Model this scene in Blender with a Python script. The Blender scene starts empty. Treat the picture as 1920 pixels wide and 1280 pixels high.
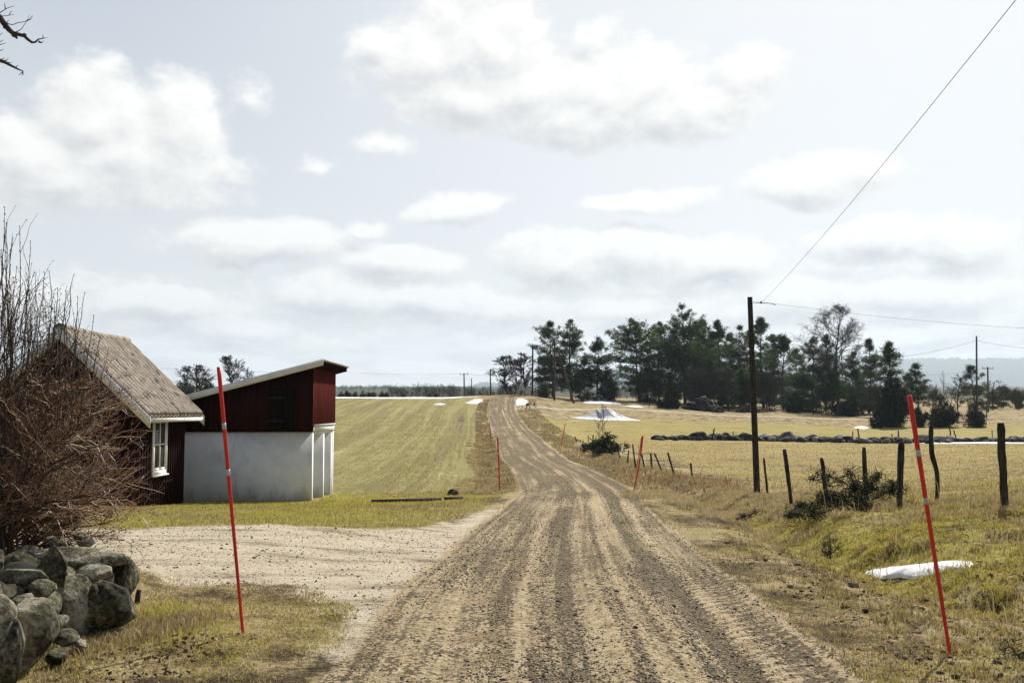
import bpy, math, random
import numpy as np
from mathutils import Vector, Matrix

R = math.radians
sc = bpy.context.scene
col = sc.collection
random.seed(7)
rng = np.random.default_rng(7)

# ------------------------------------------------------------------ camera model
F = 1870.0
PITCH = math.atan(128.0 / F)
CP, SP = math.cos(PITCH), math.sin(PITCH)
EYE = 1.7

def ray(px, py):
    u, v = (px - 960) / F, (640 - py) / F
    y, z = CP - v * SP, SP + v * CP
    return u / y, z / y

def at(px, py, d):
    a, b = ray(px, py)
    return (a * d, d, EYE + b * d)

cam = bpy.data.objects.new('camera', bpy.data.cameras.new('camera'))
col.objects.link(cam)
cam.location = (0, 0, EYE)
cam.rotation_euler = (R(90) + PITCH, 0, 0)
cam.data.sensor_width = 36
cam.data.lens = 36 * F / 1920
cam.data.clip_start = 0.05
cam.data.clip_end = 30000
sc.camera = cam

# ------------------------------------------------------------------ noise helpers
def _hash(ix, iy, s):
    n = (ix.astype(np.int64) * 374761393 + iy.astype(np.int64) * 668265263 + s * 974634777) & 0xffffffff
    n = ((n ^ (n >> 13)) * 1274126177) & 0xffffffff
    n = n ^ (n >> 16)
    return (n & 0xffffff) / float(0xffffff)

def vnoise(x, y, s=0):
    x = np.asarray(x, float); y = np.asarray(y, float)
    ix, iy = np.floor(x), np.floor(y)
    fx, fy = x - ix, y - iy
    fx = fx * fx * (3 - 2 * fx); fy = fy * fy * (3 - 2 * fy)
    a, b = _hash(ix, iy, s), _hash(ix + 1, iy, s)
    c, d = _hash(ix, iy + 1, s), _hash(ix + 1, iy + 1, s)
    return (a + (b - a) * fx) * (1 - fy) + (c + (d - c) * fx) * fy

def fbm(x, y, oct=4, s=0, rough=.5):
    t, a, n = 0, 1.0, 0
    for o in range(oct):
        t = t + a * vnoise(x * 2 ** o + 17.3 * o, y * 2 ** o - 9.1 * o, s + o)
        n += a; a *= rough
    return t / n - .5

def sstep(a, b, x):
    t = np.clip((np.asarray(x, float) - a) / (b - a), 0, 1)
    return t * t * (3 - 2 * t)

# ------------------------------------------------------------------ terrain function
def mkprof(knots, z=False):
    d = np.array([k[0] for k in knots], float)
    v = np.array([k[1] if z else EYE - (k[1] - 768) / F * k[0] for k in knots], float)
    g = np.concatenate([[-50], np.geomspace(2, 6000, 900)])
    acc = 0
    offs = np.linspace(-.1, .1, 9)
    for o in offs:
        acc = acc + np.interp(g * (1 + o), d, v)
    acc = acc / len(offs)
    return lambda Y: np.interp(Y, g, acc)

Y0 = lambda d: 768 + EYE * F / d
FARK = [(600, 744), (1000, 738), (2500, 727), (5000, 724)]
Z_road = mkprof([(-50, Y0(-50)), (5, Y0(5)), (9, Y0(9)), (16, 1000), (30, 920), (54, 860), (95, 800), (122, 770), (150, 739), (165, 739), (200, 746), (300, 748)] + FARK)
Z_left = mkprof([(-50, Y0(-50)), (5, Y0(5)), (10, Y0(10)), (14.4, 990), (21, 948), (24, 945), (27, 941), (29.5, 927), (40, 888), (54, 857), (95, 798), (122, 769), (140, 751), (150, 743), (165, 744), (200, 749), (300, 750)] + FARK)
RC = [(.02, mkprof([(5, Y0(5)), (9, Y0(9)), (16, 1000), (30, 920), (54, 862), (95, 806), (122, 776), (150, 746), (170, 741), (200, 742), (300, 748)] + FARK)),
      (.08, mkprof([(5, Y0(5)), (9, Y0(9)), (16, 990), (30, 922), (40, 897), (60, 858), (80, 830), (105, 802), (122, 785), (134, 764.5), (150, 757), (165, 749), (185, 745), (300, 748)] + FARK)),
      (.24, mkprof([(5, Y0(5)), (10, 1085), (16, 965), (20, 945), (29, 937), (35, 915), (50, 880), (82, 831), (110, 806), (128, 793), (142, 778), (150, 773), (165, 766), (185, 762), (300, 753)] + FARK)),
      (.36, mkprof([(5, Y0(5)), (10, 1085), (16, 946), (23, 941), (35, 914), (50, 880), (82, 833), (110, 812), (128, 803), (142, 785), (165, 775), (185, 770), (300, 755)] + FARK)),
      (.50, mkprof([(5, Y0(5)), (10, 1075), (16, 943), (23, 925), (35, 900), (50, 870), (82, 832), (110, 812), (125, 800), (145, 781), (165, 774), (185, 768), (300, 755)] + FARK))]
_xk = [(-50, .5), (6.2, .55), (9.6, .58), (16, .95), (30, 1.94), (42, 1.75), (54, 1.16), (75, .4), (95, -.36), (122, -1.43), (150, -1.2), (200, 0), (5000, 0)]
XC = mkprof(_xk, z=True)

def Z_right(x, Y):
    t = np.clip(x / np.maximum(Y, 4), RC[0][0], RC[-1][0])
    out = RC[0][1](Y)
    for (t0, f0), (t1, f1) in zip(RC[:-1], RC[1:]):
        w = sstep(t0, t1, t)
        out = out * (1 - w) + f1(Y) * w
    return out

def side_y(x):
    return np.interp(x, [-3, 2, 8, 14, 25, 35, 52, 70, 85, 200], [124, 126, 133, 137, 141, 142, 142.5, 146, 145, 150])

WALLX = np.array([(-3.1, 8.3), (-3.15, 7.7), (-3.35, 7.2), (-3.6, 6.75), (-4.2, 6.2), (-5.5, 5.6)])

def H(x, Y, micro=True):
    x = np.asarray(x, float); Y = np.asarray(Y, float)
    ru = x - XC(Y)
    zr = Z_road(Y)
    wl = sstep(1.5, 4 + .04 * np.maximum(Y, 0), -ru)
    wr = sstep(3.5, 7.4 - 2.4 * sstep(20, 34, Y) + .025 * np.maximum(Y, 0), ru)
    z = zr * (1 - wl - wr) + Z_left(Y) * wl + Z_right(x, Y) * wr
    near = 1 - sstep(150, 200, Y)
    # ditch on the right
    dep = .34 * sstep(6.5, 11, Y) * (1 - sstep(70, 110, Y)) + .22 * np.exp(-((Y - 32) / 3.) ** 2)
    z = z - dep * np.exp(-((ru - 3.75) / .65) ** 2)
    z = z - .1 * near * np.exp(-((ru + 2.6) / .7) ** 2) * sstep(24, 34, Y)
    # bank of the stone wall, left
    b = sstep(-3.3, -4.3, x) * sstep(6.6, 7.9, Y + (x + 3.6) * .55) * (1 - sstep(9.2, 11.2, Y))
    z = z + .42 * b
    # road section
    z = z + .05 * np.exp(-((ru + .2) / 1.1) ** 2)
    if micro:
        onr = 1 - sstep(1.5, 2.1, np.abs(ru))
        rut = 0
        for c, w, a in ((-1.0, .2, .022), (-.2, .2, .02), (.9, .22, .035), (1.35, .2, .02)):
            rut = rut - a * np.exp(-((ru - c - .12 * (vnoise(Y * .12, 0 * Y, 5) - .5)) / w) ** 2)
        rut = rut + .03 * np.exp(-((ru - 1.66) / .1) ** 2) + .018 * np.exp(-((ru - .25) / .15) ** 2)
        z = z + rut * near * (1 - sstep(1.9, 2.4, np.abs(ru)))
        z = z + onr * .016 * fbm(x * 3, Y * 1.2, 4, 3) * near
        gr = (1 - onr)
        z = z + gr * near * (.05 * fbm(x * 1.3, Y * 1.3, 4, 11) + .22 * fbm(x * .12, Y * .12, 3, 12) * sstep(20, 60, Y))
        lev = 1 - .92 * np.exp(-(((x - 4.95) / 1.0) ** 2 + ((Y - 12.0) / .9) ** 2) ** 2)
        bank = lev * sstep(3.2, 4.2, ru) * (1 - sstep(8.0, 10, ru)) * (1 - .6 * sstep(24, 34, Y)) * (1 - sstep(45, 70, Y))
        z = z + bank * (.13 * fbm(x * 1.1 + Y * .3, Y * .7, 4, 21, .6) + .24 * fbm(x * 2.6 + Y, Y * 1.7, 4, 22, .6))
        vg = sstep(1.9, 2.5, ru) * (1 - sstep(3.4, 4.0, ru)) * (1 - sstep(30, 50, Y))
        z = z + vg * .15 * fbm(x * 3.6, Y * 2.6, 4, 23, .62)
        rv = lev * sstep(2.6, 3.6, ru) * (1 - sstep(9, 11, ru)) * (1 - sstep(11.5, 13.5, Y))
        z = z + rv * (.27 * fbm(x * 3.1, Y * 2.4, 4, 24, .65) + .10 * np.minimum(0, fbm(x * 2.2, Y * 2.0, 3, 25) + .08) * 3)
        lv = sstep(1.7, 2.1, -ru) * (1 - sstep(2.7, 3.6, -ru)) * sstep(30, 36, Y) * (1 - sstep(110, 140, Y))
        z = z + lv * .55 * fbm(x * 1.0, Y * .5, 4, 31, .6)
        sy = side_y(x)
        sb = np.exp(-((Y - sy + 9) / 4.5) ** 2) * sstep(14, 24, x)
        z = z + sb * .9 * fbm(x * .35, Y * .35, 4, 41, .6)
        z = z + near * .5 * fbm(x * .2, Y * .2, 4, 43, .6) * sstep(146, 156, Y) * sstep(4, 12, x)
    return z

_S = np.concatenate([np.geomspace(3.0, 4800, 5200)])
def hit(px, py):
    a, b = ray(px, py)
    z = H(a * _S, _S); rz = EYE + b * _S
    k = np.argmax(rz <= z)
    d = _S[k]
    return (a * d, d, float(H(a * d, d)))

def gp(px, d, up=0.0):
    a, _ = ray(px, 768)
    return (a * d, d, float(H(a * d, d)) + up)

# ------------------------------------------------------------------ object helpers
def tag(o, label=None, cat=None, group=None, kind=None):
    if label: o['label'] = label
    if cat: o['category'] = cat
    if group: o['group'] = group
    if kind: o['kind'] = kind
    return o

def thing(name, label, cat, loc, group=None):
    o = bpy.data.objects.new(name, None)
    o.empty_display_size = .3
    o.location = loc
    col.objects.link(o)
    return tag(o, label, cat, group)

def link_mesh(name, me, mat, parent=None, loc=None):
    o = bpy.data.objects.new(name, me)
    me.materials.append(mat)
    col.objects.link(o)
    if parent is not None:
        o.parent = parent
        if parent.type == 'EMPTY':
            o.matrix_parent_inverse = Matrix.Translation(-Vector(parent.location))
        elif parent.parent is None and Vector(parent.location).length > 0:
            o.matrix_parent_inverse = Matrix.Translation(-Vector(parent.location))
    elif loc is not None:
        me.transform(Matrix.Translation(-Vector(loc)))
        o.location = loc
    return o

def np_mesh(name, V, Fc, smooth=False, tint=None, attrs=None):
    """V (n,3); Fc (m,k) equal-size faces or list of such arrays"""
    me = bpy.data.meshes.new(name)
    V = np.ascontiguousarray(V, dtype=np.float32)
    Fl = Fc if isinstance(Fc, list) else [Fc]
    Fl = [f for f in Fl if len(f)]
    me.vertices.add(len(V)); me.vertices.foreach_set('co', V.ravel())
    nl = sum(f.size for f in Fl); nf = sum(len(f) for f in Fl)
    me.loops.add(nl); me.polygons.add(nf)
    me.loops.foreach_set('vertex_index', np.concatenate([f.ravel() for f in Fl]).astype(np.int32))
    tot = np.concatenate([np.full(len(f), f.shape[1]) for f in Fl]).astype(np.int32)
    st = np.concatenate([[0], np.cumsum(tot)[:-1]]).astype(np.int32)
    me.polygons.foreach_set('loop_start', st)
    if smooth:
        me.polygons.foreach_set('use_smooth', np.ones(nf, dtype=bool))
    if tint is not None:
        a = me.attributes.new('tint', 'FLOAT', 'POINT'); a.data.foreach_set('value', np.asarray(tint, np.float32))
    for k, v in (attrs or {}).items():
        if v.ndim == 2:
            a = me.attributes.new(k, 'FLOAT_VECTOR', 'POINT'); a.data.foreach_set('vector', np.ascontiguousarray(v, np.float32).ravel())
        else:
            a = me.attributes.new(k, 'FLOAT', 'POINT'); a.data.foreach_set('value', np.asarray(v, np.float32))
    me.update(calc_edges=True)
    return me

_cs = {}
class MB:
    """collects boxes, prisms and tubes into one mesh (world coordinates)"""
    def __init__(s): s.v = []; s.f3 = []; s.f4 = []; s.t = []; s.n = 0
    def add(s, V, q=None, t=None, tint=None):
        V = np.asarray(V, float)
        s.v.append(V)
        if q is not None and len(q): s.f4.append(np.asarray(q, int) + s.n)
        if t is not None and len(t): s.f3.append(np.asarray(t, int) + s.n)
        s.t.append(np.full(len(V), random.random() if tint is None else tint))
        s.n += len(V)
    def box(s, lo, hi, tint=None, M=None):
        x0, y0, z0 = lo; x1, y1, z1 = hi
        V = np.array([(x0, y0, z0), (x1, y0, z0), (x1, y1, z0), (x0, y1, z0), (x0, y0, z1), (x1, y0, z1), (x1, y1, z1), (x0, y1, z1)], float)
        if M is not None: V = np.array([M @ Vector(p) for p in V])
        s.hexa(V, tint)
    def hexa(s, V, tint=None):
        s.add(V, q=[(0, 3, 2, 1), (4, 5, 6, 7), (0, 1, 5, 4), (1, 2, 6, 5), (2, 3, 7, 6), (3, 0, 4, 7)], tint=tint)
    def bar(s, a, b, w, h, up=(0, 0, 1), tint=None):
        a, b = Vector(a), Vector(b); d = (b - a).normalized()
        r = d.cross(Vector(up)).normalized(); u = r.cross(d)
        V = []
        for p in (a, b):
            for i, j in ((-1, -1), (1, -1), (1, 1), (-1, 1)):
                V.append(p + r * (w / 2 * i) + u * (h / 2 * j))
        s.add([tuple(p) for p in V], q=[(0, 3, 2, 1), (4, 5, 6, 7), (0, 1, 5, 4), (1, 2, 6, 5), (2, 3, 7, 6), (3, 0, 4, 7)], tint=tint)
    def tube(s, P, r, sides=6, tint=None, caps=True):
        P = np.asarray(P, float); n = len(P)
        r = np.broadcast_to(np.asarray(r, float), (n,))
        T = np.empty_like(P); T[1:-1] = P[2:] - P[:-2]; T[0] = P[1] - P[0]; T[-1] = P[-1] - P[-2]
        T /= np.sqrt((T * T).sum(1))[:, None] + 1e-12
        e = P[-1] - P[0]
        if abs(e[2]) < .8 * math.sqrt(e @ e) + 1e-9: A = np.stack([T[:, 1], -T[:, 0], np.zeros(n)], 1)
        else: A = np.stack([np.zeros(n), T[:, 2], -T[:, 1]], 1)
        A /= np.sqrt((A * A).sum(1))[:, None] + 1e-12
        B = np.stack([A[:, 1] * T[:, 2] - A[:, 2] * T[:, 1], A[:, 2] * T[:, 0] - A[:, 0] * T[:, 2], A[:, 0] * T[:, 1] - A[:, 1] * T[:, 0]], 1)
        if sides not in _cs:
            an = np.arange(sides) * 2 * math.pi / sides; _cs[sides] = np.stack([np.cos(an), np.sin(an)])
        cs_ = _cs[sides]
        V = P[:, None, :] + r[:, None, None] * (cs_[0][None, :, None] * A[:, None, :] + cs_[1][None, :, None] * B[:, None, :])
        V = V.reshape(-1, 3)
        i = np.arange(n - 1)[:, None] * sides; k = np.arange(sides)[None, :]; k2 = (k + 1) % sides
        q = np.stack([i + k, i + k2, i + sides + k2, i + sides + k], -1).reshape(-1, 4)
        t = None
        if caps:
            V = np.vstack([V, P[:1], P[-1:]])
            c0, c1 = n * sides, n * sides + 1
            kk = np.arange(sides); kk2 = (kk + 1) % sides; o = (n - 1) * sides
            t = np.vstack([np.stack([kk2, kk, np.full(sides, c0)], -1), np.stack([o + kk, o + kk2, np.full(sides, c1)], -1)])
        s.add(V, q=q, t=t, tint=tint)
    def mesh(s, name, smooth=False):
        fl = []
        if s.f4: fl.append(np.concatenate(s.f4))
        if s.f3: fl.append(np.concatenate(s.f3))
        return np_mesh(name, np.concatenate(s.v), fl, smooth, np.concatenate(s.t))
    def build(s, name, mat, parent=None, loc=None, smooth=False):
        return link_mesh(name, s.mesh(name, smooth), mat, parent, loc)

_ico = {}
def ico(sub):
    if sub in _ico: return _ico[sub]
    t = (1 + 5 ** .5) / 2
    V = [(-1, t, 0), (1, t, 0), (-1, -t, 0), (1, -t, 0), (0, -1, t), (0, 1, t), (0, -1, -t), (0, 1, -t), (t, 0, -1), (t, 0, 1), (-t, 0, -1), (-t, 0, 1)]
    Fc = [(0, 11, 5), (0, 5, 1), (0, 1, 7), (0, 7, 10), (0, 10, 11), (1, 5, 9), (5, 11, 4), (11, 10, 2), (10, 7, 6), (7, 1, 8), (3, 9, 4), (3, 4, 2), (3, 2, 6), (3, 6, 8), (3, 8, 9), (4, 9, 5), (2, 4, 11), (6, 2, 10), (8, 6, 7), (9, 8, 1)]
    V = [tuple(np.array(v) / np.linalg.norm(v)) for v in V]
    for _ in range(sub):
        nf, cache = [], {}
        def mid(a, b):
            k = (min(a, b), max(a, b))
            if k not in cache:
                m = np.array(V[a]) + np.array(V[b]); V.append(tuple(m / np.linalg.norm(m))); cache[k] = len(V) - 1
            return cache[k]
        for a, b, c in Fc:
            ab, bc, ca = mid(a, b), mid(b, c), mid(c, a)
            nf += [(a, ab, ca), (b, bc, ab), (c, ca, bc), (ab, bc, ca)]
        Fc = nf
    _ico[sub] = (np.array(V), np.array(Fc)); return _ico[sub]

def n3(V, f, s):
    return (fbm(V[:, 0] * f + 3.1 * s, V[:, 1] * f + V[:, 2] * f * .7 + s, 3, s) + fbm(V[:, 2] * f + 7 + s, V[:, 0] * f * .6 - V[:, 1] * f * .8, 3, s + 9)) * .9

def stone(mb, c, sx, sy, sz, rot=(0, 0, 0), seed=0, sub=3, rough=.35, box=.5, tint=None, facets=5, flim=(.72, .95)):
    V, Fc = ico(sub)
    V = V.copy()
    p = 2 / (2 + 3 * box)
    V = np.sign(V) * np.abs(V) ** (1 - box * .45)
    V /= np.maximum(np.linalg.norm(V, axis=1), .001)[:, None] ** (1 - box)
    n = n3(V, .9, seed) * rough + n3(V, 2.3, seed + 5) * rough * .35 + n3(V, 6, seed + 8) * rough * .2
    V = V * (1 + n)[:, None]
    # a few flattened facets
    rs = np.random.default_rng(seed + 100)
    for _ in range(facets):
        d = rs.normal(size=3); d /= np.linalg.norm(d); lim = rs.uniform(*flim)
        k = V @ d; ov = np.maximum(k - lim, 0); V = V - ov[:, None] * d[None, :] * .85
    V = V * np.array([sx, sy, sz])
    from mathutils import Euler
    M = np.array(Euler(rot).to_matrix())
    V = V @ M.T + np.array(c)
    mb.add(V, t=Fc, tint=tint)

# ------------------------------------------------------------------ node helpers
class G:
    def __init__(s, nt): s.nt = nt; s.N = nt.nodes; s.L = nt.links
    def n(s, t, **kw):
        nd = s.N.new(t)
        for k, v in kw.items(): setattr(nd, k, v)
        return nd
    def put(s, sock, v):
        if isinstance(v, bpy.types.NodeSocket): s.L.new(v, sock)
        elif v is not None:
            if hasattr(sock.default_value, '__len__') and not hasattr(v, '__len__'): v = (v,) * len(sock.default_value)
            if hasattr(v, '__len__') and len(sock.default_value) == 4 and len(v) == 3: v = tuple(v) + (1,)
            sock.default_value = v
    def m(s, op, a, b=None, c=None, clamp=False):
        nd = s.n('ShaderNodeMath', operation=op, use_clamp=clamp)
        for i, v in enumerate((a, b, c)):
            if v is not None: s.put(nd.inputs[i], v)
        return nd.outputs[0]
    def vm(s, op, a, b=None):
        nd = s.n('ShaderNodeVectorMath', operation=op); s.put(nd.inputs[0], a)
        if b is not None: s.put(nd.inputs[1], b)
        return nd.outputs[0]
    def mix(s, f, a, b, bt='MIX'):
        nd = s.n('ShaderNodeMix', data_type='RGBA', blend_type=bt)
        s.put(nd.inputs[0], f); s.put(nd.inputs[6], a); s.put(nd.inputs[7], b); return nd.outputs[2]
    def ramp(s, f, st, interp='LINEAR'):
        nd = s.n('ShaderNodeValToRGB'); cr = nd.color_ramp; cr.interpolation = interp
        while len(cr.elements) < len(st): cr.elements.new(.5)
        for e, (p, c) in zip(cr.elements, st):
            e.position = p
            e.color = (c, c, c, 1) if not hasattr(c, '__len__') else tuple(c) + (1,)
        s.put(nd.inputs[0], f); return nd.outputs[0]
    def noise(s, v, sc_, det=4, rough=.55, dist=0):
        nd = s.n('ShaderNodeTexNoise'); s.put(nd.inputs['Vector'], v)
        nd.inputs['Scale'].default_value = sc_; nd.inputs['Detail'].default_value = det
        nd.inputs['Roughness'].default_value = rough; nd.inputs['Distortion'].default_value = dist
        return nd.outputs['Fac'] if 'Fac' in nd.outputs else nd.outputs[0]
    def vor(s, v, sc_, out='Distance'):
        nd = s.n('ShaderNodeTexVoronoi'); s.put(nd.inputs['Vector'], v); nd.inputs['Scale'].default_value = sc_
        return nd.outputs[out]
    def ss(s, a, b, x):
        nd = s.n('ShaderNodeMapRange', interpolation_type='SMOOTHSTEP'); s.put(nd.inputs[0], x)
        s.put(nd.inputs[1], a); s.put(nd.inputs[2], b); return nd.outputs[0]
    def attr(s, name, out='Fac'):
        nd = s.n('ShaderNodeAttribute', attribute_name=name); return nd.outputs[out]
    def pos(s): return s.n('ShaderNodeNewGeometry').outputs['Position']
    def sep(s, v):
        nd = s.n('ShaderNodeSeparateXYZ'); s.put(nd.inputs[0], v); return nd.outputs
    def comb(s, x, y, z=0.0):
        nd = s.n('ShaderNodeCombineXYZ'); s.put(nd.inputs[0], x); s.put(nd.inputs[1], y); s.put(nd.inputs[2], z); return nd.outputs[0]
    def bump(s, h, strength=.5, dist=.02):
        nd = s.n('ShaderNodeBump'); s.put(nd.inputs['Height'], h)
        nd.inputs['Strength'].default_value = strength; nd.inputs['Distance'].default_value = dist; return nd.outputs[0]

def mat(name):
    m = bpy.data.materials.new(name); m.use_nodes = True
    g = G(m.node_tree)
    b = m.node_tree.nodes['Principled BSDF']
    b.inputs['Roughness'].default_value = .85
    b.inputs['Specular IOR Level'].default_value = .2
    return m, g, b

def simple(name, stops, scale=6, det=5, rough=.85, bump=.3, bd=.01, stretch=(1, 1, 1), tintamt=0.0, rgh=.6, spec=.2):
    m, g, b = mat(name)
    p = g.vm('MULTIPLY', g.pos(), stretch)
    n = g.noise(p, scale, det, rgh)
    if tintamt:
        n = g.m('ADD', n, g.m('MULTIPLY', g.m('SUBTRACT', g.attr('tint'), .5), tintamt))
    g.put(b.inputs['Base Color'], g.ramp(n, stops))
    b.inputs['Roughness'].default_value = rough
    b.inputs['Specular IOR Level'].default_value = spec
    if bump: g.put(b.inputs['Normal'], g.bump(n, bump, bd))
    return m

def foliage(name, stops, transl=.3, rough=.75):
    m, g, b = mat(name)
    c = g.ramp(g.attr('tint'), stops)
    g.put(b.inputs['Base Color'], c)
    b.inputs['Roughness'].default_value = rough
    b.inputs['Specular IOR Level'].default_value = .15
    tr = g.n('ShaderNodeBsdfTranslucent'); g.put(tr.inputs[0], c)
    mx = g.n('ShaderNodeMixShader'); mx.inputs[0].default_value = transl
    g.L.new(b.outputs[0], mx.inputs[1]); g.L.new(tr.outputs[0], mx.inputs[2])
    out = [n for n in g.N if n.type == 'OUTPUT_MATERIAL'][0]
    g.L.new(mx.outputs[0], out.inputs[0])
    return m
# ------------------------------------------------------------------ world: sky, clouds, sun
SUN_AZ, SUN_EL = R(27), R(42)
w = bpy.data.worlds.new("World"); sc.world = w; w.use_nodes = True
g = G(w.node_tree)
bg = g.N['Background']
sky = g.n('ShaderNodeTexSky', sky_type='NISHITA'); sky.sun_disc = False
sky.sun_elevation = SUN_EL; sky.sun_rotation = SUN_AZ
sky.air_density = 1.0; sky.dust_density = 3.0; sky.ozone_density = 1.0; sky.altitude = 100
SKYS = .1
bg.inputs['Strength'].default_value = SKYS * .84

def angpx(px, py):
    a, b = ray(px, py)
    return math.atan(a) * 1000, math.atan2(b, math.hypot(a, 1)) * 1000

BLOBS = [  # px, py, rx, r_up, r_down, weight
 (900, 95, 150, 125, 120, 1), (800, 120, 140, 85, 90, 1), (1010, 165, 220, 80, 90, 1), (1150, 180, 190, 100, 85, 1), (1270, 205, 150, 70, 65, 1),
 (880, 190, 150, 80, 60, 1), (1090, 225, 200, 60, 45, 1), (1410, 130, 70, 40, 50, .75), (710, 85, 70, 45, 40, .75), (1370, 190, 90, 50, 40, .8),
 (1130, 65, 40, 25, 30, .6), (185, 215, 110, 80, 100, 1), (330, 235, 80, 90, 90, 1), (60, 320, 150, 95, 70, 1), (250, 310, 170, 80, 60, 1), (130, 345, 260, 60, 45, 1),
 (470, 190, 34, 44, 30, .38), (725, 272, 52, 28, 26, .5), (595, 320, 36, 22, 20, .36), (850, 395, 90, 36, 25, .85), (1195, 382, 115, 26, 20, .8),
 (1530, 342, 140, 48, 32, .95), (490, 455, 170, 46, 38, .95), (690, 432, 60, 22, 20, .6), (310, 575, 150, 45, 35, .95), (740, 490, 120, 36, 36, .95),
 (1050, 490, 120, 58, 45, 1), (1200, 480, 120, 54, 45, 1), (1340, 500, 130, 55, 45, 1), (1640, 460, 110, 52, 40, 1), (1800, 465, 110, 54, 40, 1),
 (640, 552, 130, 44, 40, .95), (800, 565, 150, 40, 40, .95), (950, 640, 150, 26, 26, .7), (620, 640, 140, 26, 26, .65), (330, 650, 130, 24, 24, .6), (1180, 570, 130, 28, 28, .8), (980, 575, 110, 26, 26, .75), (450, 610, 120, 28, 28, .75), (1400, 580, 120, 26, 26, .75), (1500, 555, 160, 40, 40, .9), (1740, 550, 170, 35, 40, .9)]

grp = bpy.data.node_groups.new('cloud_density', 'ShaderNodeTree')
grp.interface.new_socket('U', in_out='INPUT', socket_type='NodeSocketFloat')
grp.interface.new_socket('W', in_out='INPUT', socket_type='NodeSocketFloat')
grp.interface.new_socket('D', in_out='OUTPUT', socket_type='NodeSocketFloat')
gg = G(grp)
gi = gg.n('NodeGroupInput'); go = gg.n('NodeGroupOutput')
U, W = gi.outputs[0], gi.outputs[1]
q = gg.comb(gg.m('MULTIPLY', U, .010), gg.m('MULTIPLY', W, .014), 0.0)
wob = gg.noise(q, 1.1, 3, .5)
wob2 = gg.noise(gg.vm('ADD', q, (7.7, 3.1, 0)), 1.1, 3, .5)
Uw = gg.m('ADD', U, gg.m('MULTIPLY', gg.m('SUBTRACT', wob, .5), 60))
Ww = gg.m('ADD', W, gg.m('MULTIPLY', gg.m('SUBTRACT', wob2, .5), 40))
best = None
UWv = gg.comb(Uw, Ww, 0.0)
for (px, py, rx, ru_, rd_, wt) in BLOBS:
    k = 1000 / F; rm = (ru_ * 1.25 + rd_ * 1.2) / 2
    u0, w0 = angpx(px, py - (ru_ - rd_) * .55)
    sx_, sy_ = 1 / (rx * k * 1.25), 1 / (rm * k)
    nd = gg.n('ShaderNodeVectorMath', operation='MULTIPLY_ADD'); gg.put(nd.inputs[0], UWv)
    nd.inputs[1].default_value = (sx_, sy_, 0); nd.inputs[2].default_value = (-u0 * sx_, -w0 * sy_, 0)
    ln = gg.n('ShaderNodeVectorMath', operation='LENGTH'); gg.put(ln.inputs[0], nd.outputs[0])
    v = gg.m('MULTIPLY_ADD', ln.outputs['Value'], -wt, wt)
    best = v if best is None else gg.m('SMOOTH_MAX', best, v, .15)
best = gg.m('MAXIMUM', best, -.8)
# low layer of stratocumulus near the horizon, in cloud-plane coordinates
inv = gg.m('DIVIDE', 60.0, gg.m('MAXIMUM', gg.m('ADD', W, 45), 20))
pl = gg.comb(gg.m('MULTIPLY', gg.m('MULTIPLY', U, .011), inv), gg.m('MULTIPLY', inv, 4.2), 3.3)
lay = gg.noise(pl, 1.0, 5, .55)
win = gg.m('MULTIPLY', gg.ss(8, 40, W), gg.m('SUBTRACT', 1, gg.ss(95, 175, W)))
layd = gg.m('MULTIPLY', gg.m('ADD', gg.m('MULTIPLY', gg.m('SUBTRACT', lay, .42), 3.2), .16), win)
layd = gg.m('SUBTRACT', layd, gg.m('MULTIPLY', gg.m('SUBTRACT', 1, win), .8))
best = gg.m('SMOOTH_MAX', best, layd, .1)
fb = gg.noise(q, 3.2, 6, .62)
D = gg.m('ADD', best, gg.m('MULTIPLY', gg.m('SUBTRACT', fb, .5), .85))
grp.links.new(D, go.inputs[0])

tc = g.n('ShaderNodeTexCoord')
dirv = g.vm('NORMALIZE', tc.outputs['Generated'])
X, Y, Z = g.sep(dirv)[:3]
az = g.m('MULTIPLY', g.m('ARCTAN2', X, Y), 1000)
el = g.m('MULTIPLY', g.m('ARCSINE', Z), 1000)
def dens(u, w_):
    nd = g.n('ShaderNodeGroup'); nd.node_tree = grp
    g.put(nd.inputs[0], u); g.put(nd.inputs[1], w_); return nd.outputs[0]
D0 = dens(az, el)
D1 = dens(g.m('ADD', az, 9), g.m('ADD', el, 17))
alpha = g.ss(-.04, .38, D0)
lit = g.m('ADD', .62, g.m('MULTIPLY', g.m('SUBTRACT', D0, D1), 1.05), clamp=True)
lit = g.m('SUBTRACT', lit, g.m('MULTIPLY', g.ss(.35, 1.1, D0), .05))
lit = g.m('SUBTRACT', lit, g.m('MULTIPLY', g.m('SUBTRACT', 1, g.ss(90, 240, el)), .10), clamp=True)
ccol = g.ramp(lit, [(.0, (.60, .61, .625)), (.35, (.73, .735, .74)), (.58, (.84, .835, .82)), (1, (.98, .97, .945))])
hs = g.n('ShaderNodeHueSaturation'); hs.inputs['Saturation'].default_value = .6; hs.inputs['Value'].default_value = 1.0
g.L.new(sky.outputs[0], hs.inputs['Color'])
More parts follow.
